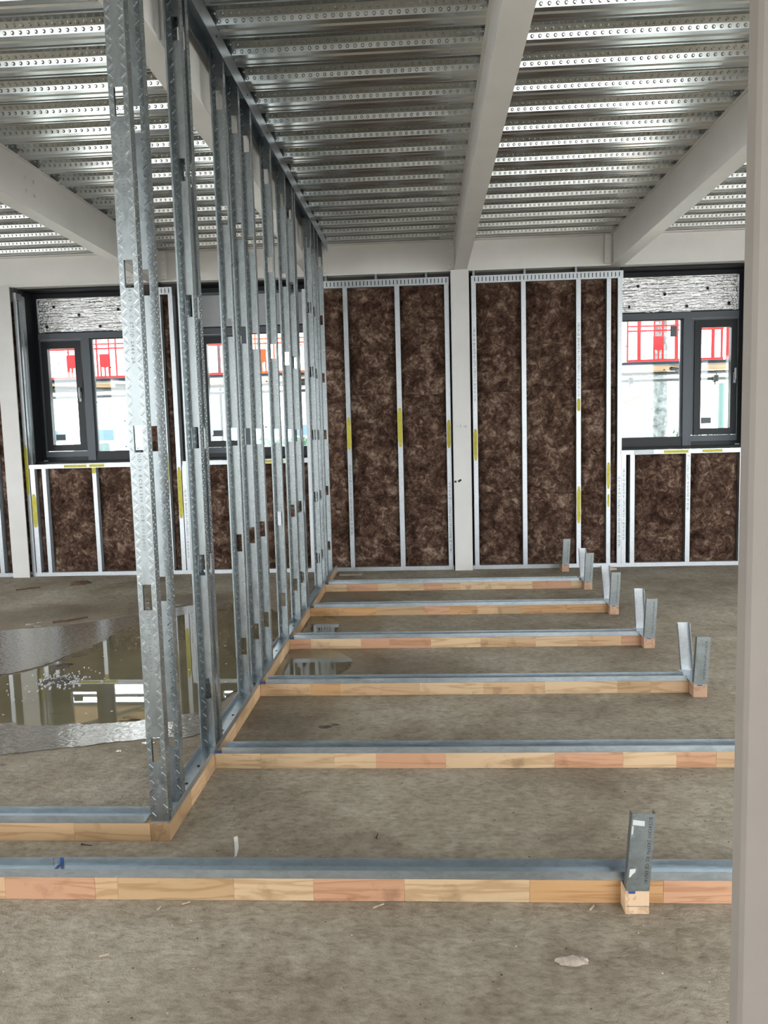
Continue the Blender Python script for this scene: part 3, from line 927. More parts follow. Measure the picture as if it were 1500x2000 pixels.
for i in range(1, 6):
    tr_ = track_x(-1.0, 1.522 if i < 5 else 1.50, SY[i] - 0.0005, SY[i] + 0.0765, TH + 0.0006, 'grey steel channel on the %s sleeper%s' % (nm[i], '' if i == 5 else ' from the camera'), GT)
    MB().box(-1.034, -1.0, SY[i] + 0.004, SY[i] + 0.016, TH + 0.001, TH + 0.010).build('marker_dash', 'blue', tr_)

# corner return running out of frame to the left
sleeper('x', -3.4, -1.1135, 2.877, 2.953, TH, 'orange timber sleeper running left from the partition corner', [-2.9, -2.5, -2.05, -1.42], 'tqsqt', None)
track_x(-3.4, -1.135, 2.8765, 2.9535, TH + 0.0006, 'grey steel channel running left from the partition corner')

# partition sole plate and channel along Y
sleeper('y', 2.877, 8.78, -1.113, -1.035, TH, 'long timber sole plate under the row of steel studs', auto_cuts(2.99, 8.7, 91), 'dqtqtqtpt', None)
e = empty('floor_channel', (-1.074, 5.8, TH))
tag(e, 'long steel channel holding the feet of the steel studs', 'steel channel')
t = 0.0014; zc = TH + 0.0008
MB().box(-1.1135, -1.0345, 2.88, 8.78, zc, zc + t).build('base', 'galv_track', e)
MB().box(-1.1135, -1.1121, 2.90, 8.78, zc + t, zc + 0.03).build('flange', 'galv_track', e)
MB().box(-1.0359, -1.0345, 2.90, 8.78, zc + t, zc + 0.03).build('flange', 'galv_track', e)
for yy in (3.22, 3.40, 3.83, 4.05, 4.58, 5.3, 6.02):
    MB().tube((-1.072, yy, zc + t), (-1.072, yy, zc + t + 0.003), 0.007, n=8).build('screw', 'screw', e)
# head channel fixed to the deck
e = empty('head_channel', (-1.074, 5.8, 3.589))
tag(e, 'deep steel head channel under the deck above the steel studs', 'steel channel')
MB().box(-1.1165, -1.0315, 2.86, 8.80, ZD - 0.003, ZD - 0.001).build('base', 'galv_track', e)
MB().box(-1.1165, -1.1150, 2.86, 8.80, 3.589, ZD - 0.003).build('flange', 'galv_track', e)
MB().box(-1.0330, -1.0315, 2.86, 8.80, 3.589, ZD - 0.003).build('flange', 'galv_track', e)
for yy in (3.3, 3.55, 4.2, 4.9, 5.5, 6.3, 7.2):
    MB().tube((-1.0315, yy, 3.64), (-1.029, yy, 3.64), 0.007, n=8).build('screw', 'screw', e)

# ------------------------------------------------------------------ end blocks with turned-up channel ends
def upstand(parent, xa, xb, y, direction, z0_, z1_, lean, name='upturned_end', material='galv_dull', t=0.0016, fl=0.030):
    """web at y, flanges pointing along direction (+1 away from the camera)"""
    mb = MB()
    def sh(p):
        k = (p[2] - z0_)
        return (p[0] + lean[0] * k, p[1] + lean[1] * k, p[2])
    ya, yb = sorted((y, y + direction * t))
    mb.box(xa, xb, ya, yb, z0_, z1_)
    ya, yb = sorted((y + direction * t, y + direction * fl))
    mb.box(xa, xa + t, ya, yb, z0_ + 0.006, z1_); mb.box(xb - t, xb, ya, yb, z0_ + 0.006, z1_)
    mb.v = [sh(p) for p in mb.v]
    return mb.build(name, material, parent)


GN = 'end blocks of the sleepers'
where = {1: 'second', 2: 'third', 3: 'fourth', 4: 'fifth', 5: 'farthest'}
def nib(i, x0, ya, yb):
    x1 = x0 + 0.078
    nmz = ('%s sleeper' % where[i]) if i in where else ''
    lab = ('short timber block across the end of the ' + nmz) if nmz else 'short lone timber block near the foot of the far wall'
    e = empty('timber_block', ((x0 + x1) / 2, (ya + yb) / 2, 0)); tag(e, lab, 'timber', GN)
    o = MB().bevel_box(x0, x1, ya, yb, 0, TH, 0.0015).build('block_body', 'wood_y', e); o.color = (0.36, 0.215, 0.135, 1)
    # the block is set clear of the sleeper end, so the channel bridges them
    c = empty('end_channel', ((x0 + x1) / 2, (ya + yb) / 2, TH))
    tag(c, ('steel channel with both ends turned up at the end of the ' + nmz) if nmz else 'grey upturned steel channel near the foot of the far wall', 'steel channel', 'upturned channels on the end blocks')
    z = TH + 0.0008
    MB().box(x0, x1, ya, yb, z, z + 0.0016).build('base', 'galv_track', c)
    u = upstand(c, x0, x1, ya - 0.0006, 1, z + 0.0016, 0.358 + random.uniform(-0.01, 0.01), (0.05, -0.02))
    mm = frame((x0 + 0.062, ya - 0.0016 - 0.02 * 0.26, 0.335), (0.05 * -0.99, 0.02, -0.998), (0.998, 0, -0.05))
    text_mesh('printed_text', 'BC581300 243996 XS CE EN141', 0.017, 'ink', mm, u)
    if i != 6:
        upstand(c, x0 + 0.012, x1 + 0.008, yb, -1, z + 0.0016, 0.372 + random.uniform(-0.008, 0.008), (-0.065 + random.uniform(-0.025, 0.025), 0.0), material='galv_wall')
    mb = MB(); mb.box(x0 + 0.02, x0 + 0.05, ya - 0.0012, ya - 0.0004, TH - 0.006, TH + 0.0005)
    mb.build('blue_mark', 'blue', e)
for i in (1, 2, 3, 4, 5):
    nib(i, 1.5345 if i < 4 else (1.5345 if i == 4 else 1.5345), SY[i] - 0.078, SY[i] + 0.205)
nib(6, 1.490, 8.62, 8.80)

# stub on the nearest sleeper
e = empty('timber_block', (0.6585, 2.46, 0)); tag(e, 'short timber stub in front of the nearest sleeper with end grain showing', 'timber', GN)
o = MB().bevel_box(0.62, 0.697, 2.428, 2.489, 0, 0.080, 0.002).build('block_body', 'wood_y', e); o.color = (0.50, 0.345, 0.22, 1)
MB().box(0.63, 0.652, 2.4272, 2.4278, 0.072, 0.0805).build('blue_mark', 'blue', e)
MB().box(0.622, 0.697, 2.4274, 2.4279, 0.0275, 0.029).build('saw_crack', 'ink', e)
c = empty('end_channel', (0.66, 2.45, 0.080)); tag(c, 'grey upright steel channel end with printed number on the nearest sleeper', 'steel channel', 'upturned channels on the end blocks')
MB().box(0.622, 0.697, 2.428, 2.489, 0.0806, 0.0822).build('base', 'galv_track', c)
LX, LY = 0.085, 0.05
u = upstand(c, 0.622, 0.697, 2.4272, 1, 0.0823, 0.337, (LX, LY))
nL = math.hypot(1, LX)
mm = frame((0.622 + 0.055 + LX * 0.245, 2.4268 + LY * 0.245 - 0.0005, 0.0823 + 0.245), (-LX / nL, -LY, -1 / nL), (1 / nL, 0, -LX / nL))
text_mesh('printed_text', 'BC581300 243996 XS CE EN141', 0.0165, 'ink', mm, u, 1.0)
def on_web(x, z): return (0.622 + x + LX * z, 2.4268 + LY * z - 0.0006, 0.0823 + z)
m2 = MB(); m2.v = [on_web(0.004, 0.236), on_web(0.042, 0.231), on_web(0.042, 0.214), on_web(0.004, 0.219)]; m2.f = [(3, 2, 1, 0)]
m2.build('white_sticker', 'white_label', u)
m2 = MB(); pts = [(0.006, 0.072), (0.026, 0.074), (0.024, 0.062), (0.016, 0.055), (0.012, 0.048), (0.006, 0.043)]
m2.v = [on_web(*q) for q in pts]; m2.f = [tuple(range(5, -1, -1))]
m2.build('tape_residue', 'white_label', u)
m2 = MB(); m2.v = [on_web(0.002, 0.215), on_web(0.007, 0.215), on_web(0.008, 0.188), on_web(0.002, 0.186)]; m2.f = [(3, 2, 1, 0)]
m2.build('tape_residue', 'white_label', u)
for xx in (0.80, 0.87):
    pass

# ------------------------------------------------------------------ partition studs
HOLES = [0.372 + 0.605 * k for k in range(6)]
SB, ST = TH + 0.0026, 3.668
HW, FLG = 0.0365, 0.046
TK = 0.0012
proto = empty('steel_stud', (0, 0, 0))
mb = MB()
mb.box(-HW, -0.017, 0, TK, 0, ST - SB); mb.box(0.017, HW, 0, TK, 0, ST - SB)
zz = 0
for hz in HOLES:
    a = hz - SB - 0.05
    mb.box(-0.017, 0.017, 0, TK, zz, a); zz = a + 0.10
mb.box(-0.017, 0.017, 0, TK, zz, ST - SB)
mb.build('web', 'galv', proto)
for s_ in (-1, 1):
    mb = MB()
    xa, xb = sorted((s_ * HW, s_ * (HW - TK)))
    mb.box(xa, xb, TK, FLG, 0, ST - SB)
    xa, xb = sorted((s_ * (HW - TK), s_ * (HW - 0.008)))
    mb.box(xa, xb, FLG - TK, FLG, 0, ST - SB)
    mb.build('flange', 'galv', proto)
# pressed knurling along both margins of the web, dots along the flanges
ridge, shade_dash = MB(), MB(); z = 0.03; k = 0
while z < ST - SB - 0.02:
    for s_ in (-1, 1):
        a = (PI / 4) * (-1, 1, 1, -1)[k % 4] * s_
        inhole = any(abs(z + SB - hz) < 0.066 for hz in HOLES)
        cx, ln = (s_ * 0.0235, 0.0115) if not inhole else (s_ * 0.0265, 0.0085)
        mtx = Matrix.Translation((cx, TK / 2, z)) @ Matrix.Rotation(a, 4, 'Y')
        if k % 2 == 0: ridge.box(-ln, ln, -0.0019, 0.0019, -0.0021, 0.0021, mtx)
        else: shade_dash.box(-ln, ln, -0.0009, 0.0009, -0.0017, 0.0017, mtx)
    z += 0.0165; k += 1
tag(ridge.build('knurling', 'galv_emboss_highlight', proto), kind='stuff')  # ridges in paler steel, their highlight put into the colour
tag(shade_dash.build('knurl_shade_dashes', 'galv_dull', proto), kind='stuff')  # flat darker dashes paint the shaded side of the knurling
mb = MB(); z = 0.02
while z < ST - SB - 0.02:
    for s_ in (-1, 1):
        mb.box(s_ * HW - 0.0012, s_ * HW + 0.0012, 0.010, 0.015, z - 0.003, z + 0.003)
        mb.box(s_ * HW - 0.0012, s_ * HW + 0.0012, 0.030, 0.035, z + 0.010, z + 0.016)
    z += 0.026
tag(mb.build('flange_dots', 'galv_emboss_highlight', proto), kind='stuff')

ordinal = ['first', 'second', 'third', 'fourth', 'fifth', 'sixth', 'seventh', 'eighth', 'ninth', 'tenth', 'eleventh', 'twelfth', 'thirteenth', 'fourteenth', 'fifteenth']
STUDS = [(2.884, True), (3.05, True), (3.572, False), (3.66, False), (4.322, False), (4.659, False), (4.969, False), (5.593, False), (6.156, False), (6.499, False), (6.60, False), (7.51, False), (7.77, False), (7.99, False), (8.35, False)]
XC = -1.0742
for i, (y, front) in enumerate(STUDS):
    o = proto if i == 0 else copy_tree(proto)
    if front:
        o.location = (XC, y, SB); o.rotation_euler = (0, 0, 0)
    else:
        o.location = (XC, y + FLG, SB); o.rotation_euler = (0, 0, PI)
    lab = 'galvanised steel partition stud with service holes, %s in the row from the camera' % ordinal[i]
    if i == 0: lab = 'galvanised steel stud at the partition corner, nearest the camera, printed flat face forward'
    if i == 14: lab = 'galvanised steel partition stud last in the row, nearest the far wall'
    tag(o, lab, 'stud', 'steel studs of the partition')
# printed code running down the nearest stud
ORG[proto.name] = Vector((0, 0, 0))
for zt_, body in ((1.50, 'C STUD 70 BC581300 CODE 10106910'), (0.90, 'CE EN14195 A1 2440 20 01'), (2.72, 'BC581300 2440 20 01 EN14195'), (0.18, 'KD1003'), (2.10, 'EN14195 70 C STUD 2440 20')):
    mm = frame((-0.007, -0.0006, zt_), (0, 0, -1), (1, 0, 0))
    text_mesh('printed_text', body, 0.019, 'ink_grey', mm, proto, 1.35)

# ------------------------------------------------------------------ water and debris on the floor
def blob(pts, seed, amp, sub=34):
    out = []
    n = len(pts)
    for i in range(n):
        p0, p1, p2, p3 = (Vector(pts[(i + k) % n] + (0,)) for k in (-1, 0, 1, 2))
        for k in range(sub):
            t = k / sub
            q = 0.5 * ((2 * p1) + (p2 - p0) * t + (2 * p0 - 5 * p1 + 4 * p2 - p3) * t * t + (3 * p1 - p0 - 3 * p2 + p3) * t ** 3)
            d = amp * (noise.noise(Vector((q.x * 3, q.y * 3, seed))) + 0.6 * noise.noise(Vector((q.x * 9, q.y * 9, seed + 5))) + 0.5 * noise.noise(Vector((q.x * 26, q.y * 26, seed + 9))))
            out.append((q.x + d, q.y + d * 0.8))
    return out
def pool(pts, z):
    n = len(pts)
    vs, _, fs, *_r = geometry.delaunay_2d_cdt([Vector(p) for p in pts], [], [list(range(n))], 1, 1e-5)
    mb = MB(); mb.v = [(p.x, p.y, z) for p in vs]
    for f in fs:
        a_, b_, c_ = (vs[i] for i in f[:3])
        mb.f.append(tuple(f) if (b_ - a_).cross(c_ - a_) > 0 else tuple(reversed(f)))
    return mb


main = [(-4.3, 4.05), (-3.2, 4.08), (-2.3, 4.10), (-1.62, 4.13), (-1.33, 4.24), (-1.20, 4.75), (-1.20, 5.5), (-1.20, 6.4), (-1.6, 7.2), (-2.1, 7.05), (-2.55, 6.35), (-2.62, 5.75), (-2.72, 5.2), (-3.1, 4.95), (-4.0, 4.95), (-4.8, 4.6)]
tag(pool(blob(main, 1.0, 0.05), 0.0030).build('puddle', 'water'), 'broad still puddle left of the stud row mirroring the window', 'puddle')
second = [(-1.0, 4.68), (-0.80, 4.70), (-0.62, 4.95), (-0.52, 5.25), (-0.66, 5.52), (-1.0, 5.56)]
tag(pool(blob(second, 2.0, 0.03), 0.0026).build('puddle', 'water'), 'small shallow puddle between the third and fourth sleepers', 'puddle')
third = [(-1.0, 5.75), (-0.86, 5.80), (-0.74, 6.15), (-0.80, 6.5), (-1.0, 6.62)]
tag(pool(blob(third, 3.0, 0.03), 0.0024).build('puddle', 'water'), 'small puddle between the fourth and fifth sleepers by the studs', 'puddle')
film = [(-4.4, 3.78), (-3.0, 3.72), (-2.2, 3.72), (-1.7, 3.86), (-1.28, 3.94), (-1.22, 4.15), (-1.30, 4.30), (-1.7, 4.16), (-2.4, 4.13), (-3.3, 4.12), (-4.4, 4.12)]
def wet(pts, seed, amp, spots):
    mb = pool(blob(pts, seed, amp), 0.0034)
    rr = random.Random(int(seed))
    for _ in range(spots):                      # broken little pools strewn along the margin
        k = rr.randrange(len(pts)); a_ = pts[k]; b2 = pts[(k + 1) % len(pts)]; t = rr.random()
        x = a_[0] + (b2[0] - a_[0]) * t + rr.gauss(0, 0.10); y = a_[1] + (b2[1] - a_[1]) * t + rr.gauss(0, 0.12)
        r_ = rr.uniform(0.008, 0.025)
        mb.poly([(x + r_ * (1.5 + 0.7 * rr.random()) * math.cos(q * PI / 5), y + r_ * (0.6 + 0.6 * rr.random()) * math.sin(q * PI / 5)) for q in range(10)], 0.0002, 0.0030)
    return mb
tag(wet(film, 4.0, 0.06, 45).build('wet_patch', 'film'), 'glistening wet rough concrete along the near edge of the puddle', 'wet patch')
film2 = [(-4.2, 4.9), (-3.3, 4.92), (-2.85, 5.1), (-2.66, 5.5), (-2.58, 6.1), (-2.45, 6.45), (-1.95, 7.1), (-2.1, 7.25), (-2.7, 6.75), (-3.2, 6.4), (-3.9, 6.2), (-4.5, 5.8)]
tag(wet(film2, 5.0, 0.09, 40).build('wet_patch', 'film'), 'glistening wet rough concrete on the far left edge of the puddle', 'wet patch')
# pale flecks floating on the puddle
rnd = random.Random(5); mb = MB()
for _ in range(90):
    x = rnd.uniform(-3.2, -1.3); y = rnd.uniform(4.2, 6.4)
    if x < -2.4 and y > 5.1: continue
    r_ = rnd.uniform(0.003, 0.008)
    a0 = rnd.uniform(0, 6)
    mb.poly([(x + r_ * (1.2 if q % 2 else 0.7) * math.cos(a0 + q * PI / 3), y + r_ * math.sin(a0 + q * PI / 3)) for q in range(6)], 0.0025, 0.0045)
fo = mb.build('floating_flecks', 'paper'); tag(fo, 'pale flecks scattered over the still puddle', 'debris', kind='stuff')
def clump(name, cx, cyy, rx, ry, h, material, label, cat, seed, n=22, smooth=True):
    mb = MB(); rings = 5
    for j in range(rings + 1):
        ph = (PI / 2) * j / rings
        for i in range(n):
            th = 2 * PI * i / n
            k = 1 + 0.45 * noise.noise(Vector((math.cos(th) * 1.7 + seed, math.sin(th) * 1.7, ph * 1.2 + seed))) + 0.4 * noise.noise(Vector((math.cos(th) * 6 + seed, math.sin(th) * 6, seed)))
            x = cx + rx * k * math.cos(ph) * math.cos(th); y = cyy + ry * k * math.cos(ph) * math.sin(th)
            z = h * math.sin(ph) * (1 + 0.6 * noise.noise(Vector((x * 60, y * 60, seed))))
            mb.v.append((x, y, max(0.0002, z)))
    for j in range(rings):
        for i in range(n):
            q = (i + 1) % n
            mb.f.append((j * n + i, j * n + q, (j + 1) * n + q, (j + 1) * n + i))
    mb.f.append(tuple(rings * n + i for i in range(n)))
    return tag(mb.build(name, material, smooth=smooth), label, cat)
clump('mortar_lump', 0.405, 2.195, 0.052, 0.018, 0.017, 'mortar', 'small pale mortar lump on the bare floor in the foreground', 'mortar', 3.0)
clump('mud_clump', -2.46, 4.90, 0.10, 0.09, 0.012, 'mud', 'dark debris clump lying at the edge of the puddle', 'debris', 8.0)
clump('mud_clump', -2.60, 5.22, 0.07, 0.06, 0.016, 'mud', 'reddish brown clump just behind the dark debris by the puddle', 'debris', 9.0)
clump('mud_clump', -0.57, 4.07, 0.035, 0.02, 0.006, 'mud', 'small dark dirt crumb between the second and third sleepers', 'debris', 11.0)
clump('mud_clump', -0.52, 4.10, 0.022, 0.012, 0.005, 'mud', 'tiny dark crumb right beside the small dirt crumb', 'debris', 12.0)
# flecks of foam around the dark clump
mb = MB()
for _ in range(150):
    a0 = rnd.uniform(0, 2 * PI); rr = abs(rnd.gauss(0, 0.13))
    x, y = -2.45 + rr * math.cos(a0), 4.9 + rr * 1.1 * math.sin(a0); r_ = rnd.uniform(0.003, 0.008)
    mb.poly([(x + r_ * math.cos(q * PI / 2.5), y + r_ * math.sin(q * PI / 2.5)) for q in range(5)], 0.003, 0.011)
tag(mb.build('foam_flecks', 'grit'), 'pale grit and foam heaped on the dark clump in the puddle', 'debris', kind='stuff')
def stick(name, pts, r, material, label, cat):
    mb = MB()
    for a, b_ in zip(pts[:-1], pts[1:]):
        mb.tube(a, b_, r, r * 0.85, 6)
    return tag(mb.build(name, material), label, cat)
stick('twig', [(-3.30, 6.55, 0.006), (-3.18, 6.60, 0.008), (-3.06, 6.72, 0.006)], 0.008, 'twig', 'thin brown stick on the floor behind the puddle', 'stick')
stick('twig', [(-4.42, 8.02, 0.007), (-4.3, 8.1, 0.010), (-4.22, 8.16, 0.007)], 0.010, 'twig', 'short brown stick near the left column', 'stick')
stick('twig', [(-4.7, 6.95, 0.006), (-4.6, 7.0, 0.008)], 0.008, 'twig', 'tiny brown stick at the far left edge', 'stick')
clump('leaf_litter', -3.87, 8.35, 0.10, 0.10, 0.03, 'twig', 'small heap of brown litter below the left window', 'debris', 13.0)
# screw lying in front of the corner return
mb = MB(); mb.tube((-1.375, 2.845, 0.0045), (-1.335, 2.838, 0.003), 0.0022, 0.0014, 8); mb.tube((-1.379, 2.8457, 0.0045), (-1.375, 2.845, 0.0045), 0.0045, 0.0024, 8)
tag(mb.build('loose_screw', 'screw'), 'black screw lying on the floor before the corner return', 'screw')
mb = MB(); mb.tube((-0.222, 2.90, 0.003), (-0.219, 2.93, 0.004), 0.003, 0.002, 8)
tag(mb.build('loose_screw', 'screw'), 'small black screw on the floor between the two nearest sleepers', 'screw')
# white paper-like curl
mb = MB()
cv = [(-0.76, 2.70, 0.004), (-0.752, 2.72, 0.012), (-0.742, 2.745, 0.010), (-0.745, 2.775, 0.022), (-0.752, 2.80, 0.038), (-0.757, 2.812, 0.052)]
for i, p in enumerate(cv):
    w = 0.004 + 0.003 * (i > 2)
    mb.v += [(p[0] - w, p[1], p[2]), (p[0] + w, p[1] + 0.003, p[2] + 0.004), (p[0] + w, p[1] + 0.0045, p[2] + 0.004), (p[0] - w, p[1] + 0.0015, p[2])]
for i in range(len(cv) - 1):
    for q in range(4):
        mb.f.append((i * 4 + q, i * 4 + (q + 1) % 4, i * 4 + 4 + (q + 1) % 4, i * 4 + 4 + q))
mb.f += [(3, 2, 1, 0), tuple(range(len(cv) * 4 - 4, len(cv) * 4))]
tag(mb.build('curled_offcut', 'paper'), 'thin curled white offcut standing behind the nearest sleeper', 'offcut')
chips = [(-0.846, 2.47, 0.02, 0.4, 'against the nearest sleeper at the left'), (-0.187, 2.462, 0.028, 0.5, 'in front of the nearest sleeper near the middle'), (1.02, 2.43, 0.03, -0.2, 'in front of the nearest sleeper right of the stub'), (0.52, 2.46, 0.02, 0.9, 'just left of the timber stub'), (-0.93, 2.44, 0.012, 1.2, 'on the floor below the left end of the nearest sleeper'), (-1.02, 2.2, 0.02, 0.3, 'on bare floor in the left foreground')]
for x, y, ln, a, w in chips:
    mtx = Matrix.Translation((x, y, 0.0035)) @ Matrix.Rotation(a, 4, 'Z')
    ln *= 0.7; mb = MB(); mb.box(-ln, ln, -0.0025, 0.0025, -0.003, 0.0, mtx); mb.v = [(p[0], p[1], p[2] + (0.002 if i % 2 else 0)) for i, p in enumerate(mb.v)]
    tag(mb.build('wood_sliver', 'chip'), 'pale wood sliver lying ' + w, 'wood chip')
mb = MB(); mb.bevel_box(-0.99, -0.74, 8.58, 8.74, 0.0, 0.022, 0.003)
tag(mb.build('board_offcut', 'ply'), 'flat square board offcut on the floor at the partition end', 'offcut')
clump('rubble_lump', 2.02, 8.72, 0.09, 0.05, 0.025, 'chip', 'small tan scrap on the floor under the right wall studs', 'debris', 14.0)

# grit strewn over the bare floor
for nm_, mt_, cnt, sd in (('pale_grit', 'grit', 420, 21), ('dark_grit', 'mud', 420, 22)):
    rr = random.Random(sd); mb = MB()
    for _ in range(cnt):
        x = rr.uniform(-3.4, 2.6); y = rr.choice((rr.uniform(1.9, 2.42), rr.uniform(2.62, 3.5), rr.uniform(3.66, 4.5), rr.uniform(4.7, 8.6)))
        if x < -0.95 and y > 3.6: continue
        if -1.13 < x < -1.0 and y > 2.85: continue
        if y > 4.4 and any(q - 0.01 < y < q + 0.09 for q in SY): continue
        if 1.50 < x < 1.64: continue
        if x < -1.0 and 2.86 < y < 2.97: continue
        r_ = rr.uniform(0.001, 0.003); a0 = rr.uniform(0, 6)
        mb.poly([(x + r_ * rr.uniform(0.6, 1.6) * math.cos(a0 + q * PI / 2.5), y + r_ * math.sin(a0 + q * PI / 2.5)) for q in range(5)], 0.0, r_ * 0.7)
    tag(mb.build(nm_, mt_), ('pale' if sd == 21 else 'dark') + ' specks of grit strewn over the concrete floor', 'grit', kind='stuff')

# ------------------------------------------------------------------ outside
g = MB().box(-60, 60, 9.36, 90, -0.3, -0.2); g.box(-60, XL - 0.3, -60, 9.36, -0.3, -0.2); g.box(XR + 0.3, 60, -60, 9.36, -0.3, -0.2); g.box(XL - 0.3, XR + 0.3, -60, YB - 0.3, -0.3, -0.2)
tag(g.build('ground', 'asphalt', origin=(0, 0, 0)), 'pale ground outside the building', kind='structure')
GB = 'boards of the scaffold platform outside'
pos = ['nearest the windows', 'second from the windows', 'in the middle of the platform', 'second from the barrier', 'nearest the barrier']
for i in range(5):
    ya = 9.75 + i * 0.242
    mb = MB(); mb.bevel_box(-7.5, 6.5, ya, ya + 0.23, 2.324, 2.362, 0.003)
    tag(mb.build('scaffold_board', 'board_edge' if i == 0 else 'board'), 'long timber scaffold board outside, ' + pos[i], 'scaffold board', GB)
def stube(p0, p1, label, r=0.0242, couplers=()):
    e = empty('scaffold_tube', p0); tag(e, label, 'scaffold tube', 'scaffold tubes outside')
    MB().tube(p0, p1, r, n=10).build('tube', 'tube', e, smooth=True)
    for x in couplers:
        mb = MB(); mb.bevel_box(x - 0.035, x + 0.035, p0[1] - 0.05, p0[1] + 0.04, p0[2] - 0.045, p0[2] + 0.05, 0.01)
        mb.tube((x, p0[1] - 0.03, p0[2] + 0.03), (x + 0.01, p0[1] - 0.03, p0[2] + 0.11), 0.010, n=6); mb.tube((x - 0.02, p0[1] - 0.05, p0[2]), (x - 0.02, p0[1] - 0.05, p0[2] - 0.09), 0.010, n=6)
        mb.build('coupler', 'tube', e)
stube((-7.5, 10.93, 2.293), (6.5, 10.93, 2.293), 'horizontal scaffold tube right under the platform')
stube((-7.5, 11.05, 2.212), (6.5, 11.05, 2.212), 'lower horizontal scaffold tube outside the windows', couplers=(-4.15, -2.58, 2.85, 4.0))
stube((3.05, 9.9, 2.28), (3.62, 10.85, 2.30), 'short diagonal scaffold tube outside the right window')
stube((-4.9, 9.8, 2.27), (-4.1, 10.85, 2.28), 'short diagonal scaffold tube outside the left window')
stube((-3.9, 9.8, 2.27), (-3.1, 10.85, 2.28), 'diagonal scaffold tube outside between the left windows')
stube((-2.3, 10.85, 2.28), (-1.5, 9.9, 2.27), 'diagonal scaffold tube outside the window behind the studs')
stube((-2.90, 11.105, -0.2), (-2.90, 11.105, 4.2), 'upright scaffold tube outside the window behind the studs')
stube((4.22, 11.105, -0.2), (4.22, 11.105, 4.2), 'upright scaffold tube outside the right window')
stube((0.8, 11.105, -0.2), (0.8, 11.105, 4.2), 'upright scaffold tube outside behind the middle column')
stube((-6.4, 11.105, -0.2), (-6.4, 11.105, 4.2), 'upright scaffold tube outside at the far left')
# red barrier panels
def barrier(x0, label, material='red', ups=((0, 0.05), (0.31, 0.02), (0.41, 0.02), (0.60, 0.03), (0.72, 0.02), (0.9, 0.02), (1.0, 0.02), (1.25, 0.05)), plates=(0.29, 0.77)):
    YBR = 11.0
    e = empty('safety_barrier', (x0 + 0.65, YBR, 2.362)); tag(e, label, 'barrier', 'barriers along the scaffold')
    def bar(name, xa, xb, za, zb, y=YBR, t=0.012):
        MB().box(xa, xb, y, y + t, za, zb).build(name, material, e)
    zb_, zt_ = 2.364, 3.46
    bar('bottom_rail', x0, x0 + 1.3, zb_, zb_ + 0.13)
    bar('top_rail', x0, x0 + 1.3, zt_ - 0.05, zt_)
    bar('mid_rail', x0, x0 + 1.3, 2.865, 2.89); bar('mid_rail', x0, x0 + 1.3, 2.93, 2.952)
    for dx, w in ups:
        bar('upright', x0 + dx, x0 + dx + w, zb_ + 0.13, zt_ - 0.05, YBR - 0.001, 0.014)
    for pd in plates:                      # solid plate with three short legs
        pc = x0 + pd
        mb = MB(); mb.poly([(pc, 2.64), (pc + 0.05, 2.61), (pc + 0.10, 2.61), (pc + 0.14, 2.64), (pc + 0.14, 2.80), (pc, 2.80)], YBR - 0.006, YBR + 0.006)
        mb.v = [(p[0], p[2], p[1]) for p in mb.v]; mb.f = [tuple(reversed(q)) for q in mb.f]
        mb.build('solid_plate', material, e)
        for dx in (0.0, 0.06, 0.117):
            bar('plate_leg', pc + dx, pc + dx + 0.022, zb_ + 0.13, 2.65, YBR - 0.002, 0.014)
    mb = MB(); x = x0 + 0.06
    while x < x0 + 1.25:
        mb.box(x, x + 0.006, YBR + 0.004, YBR + 0.008, zb_ + 0.13, zt_ - 0.05); x += 0.062
    z = zb_ + 0.18
    while z < zt_ - 0.06:
        mb.box(x0, x0 + 1.3, YBR + 0.004, YBR + 0.008, z, z + 0.004); z += 0.075
    tag(mb.build('wire_mesh', material, e), kind='stuff')
U3 = ((0.0, 0.022), (0.142, 0.05), (0.36, 0.02), (0.47, 0.02), (0.645, 0.048), (0.93, 0.04), (1.135, 0.045), (1.26, 0.03))
U2 = ((0.0, 0.05), (0.34, 0.02), (0.60, 0.02), (0.72, 0.02), (0.85, 0.02), (1.25, 0.05))
barrier(-6.69, 'red mesh barrier on the scaffold, leftmost outside the left window')
barrier(-5.36, 'red mesh barrier on the scaffold seen through the left window')
barrier(-4.03, 'red mesh barrier on the scaffold behind the first stud', ups=U2, plates=(0.5,))
barrier(-2.70, 'orange-red mesh barrier on the scaffold seen between the studs', 'orange', U2, (0.36,))
barrier(-1.37, 'red mesh barrier on the scaffold behind the far end of the partition')
barrier(2.787, 'red mesh barrier on the scaffold seen through the right window', ups=U3, plates=(0.355,))
barrier(4.12, 'red mesh barrier on the scaffold at the right end')
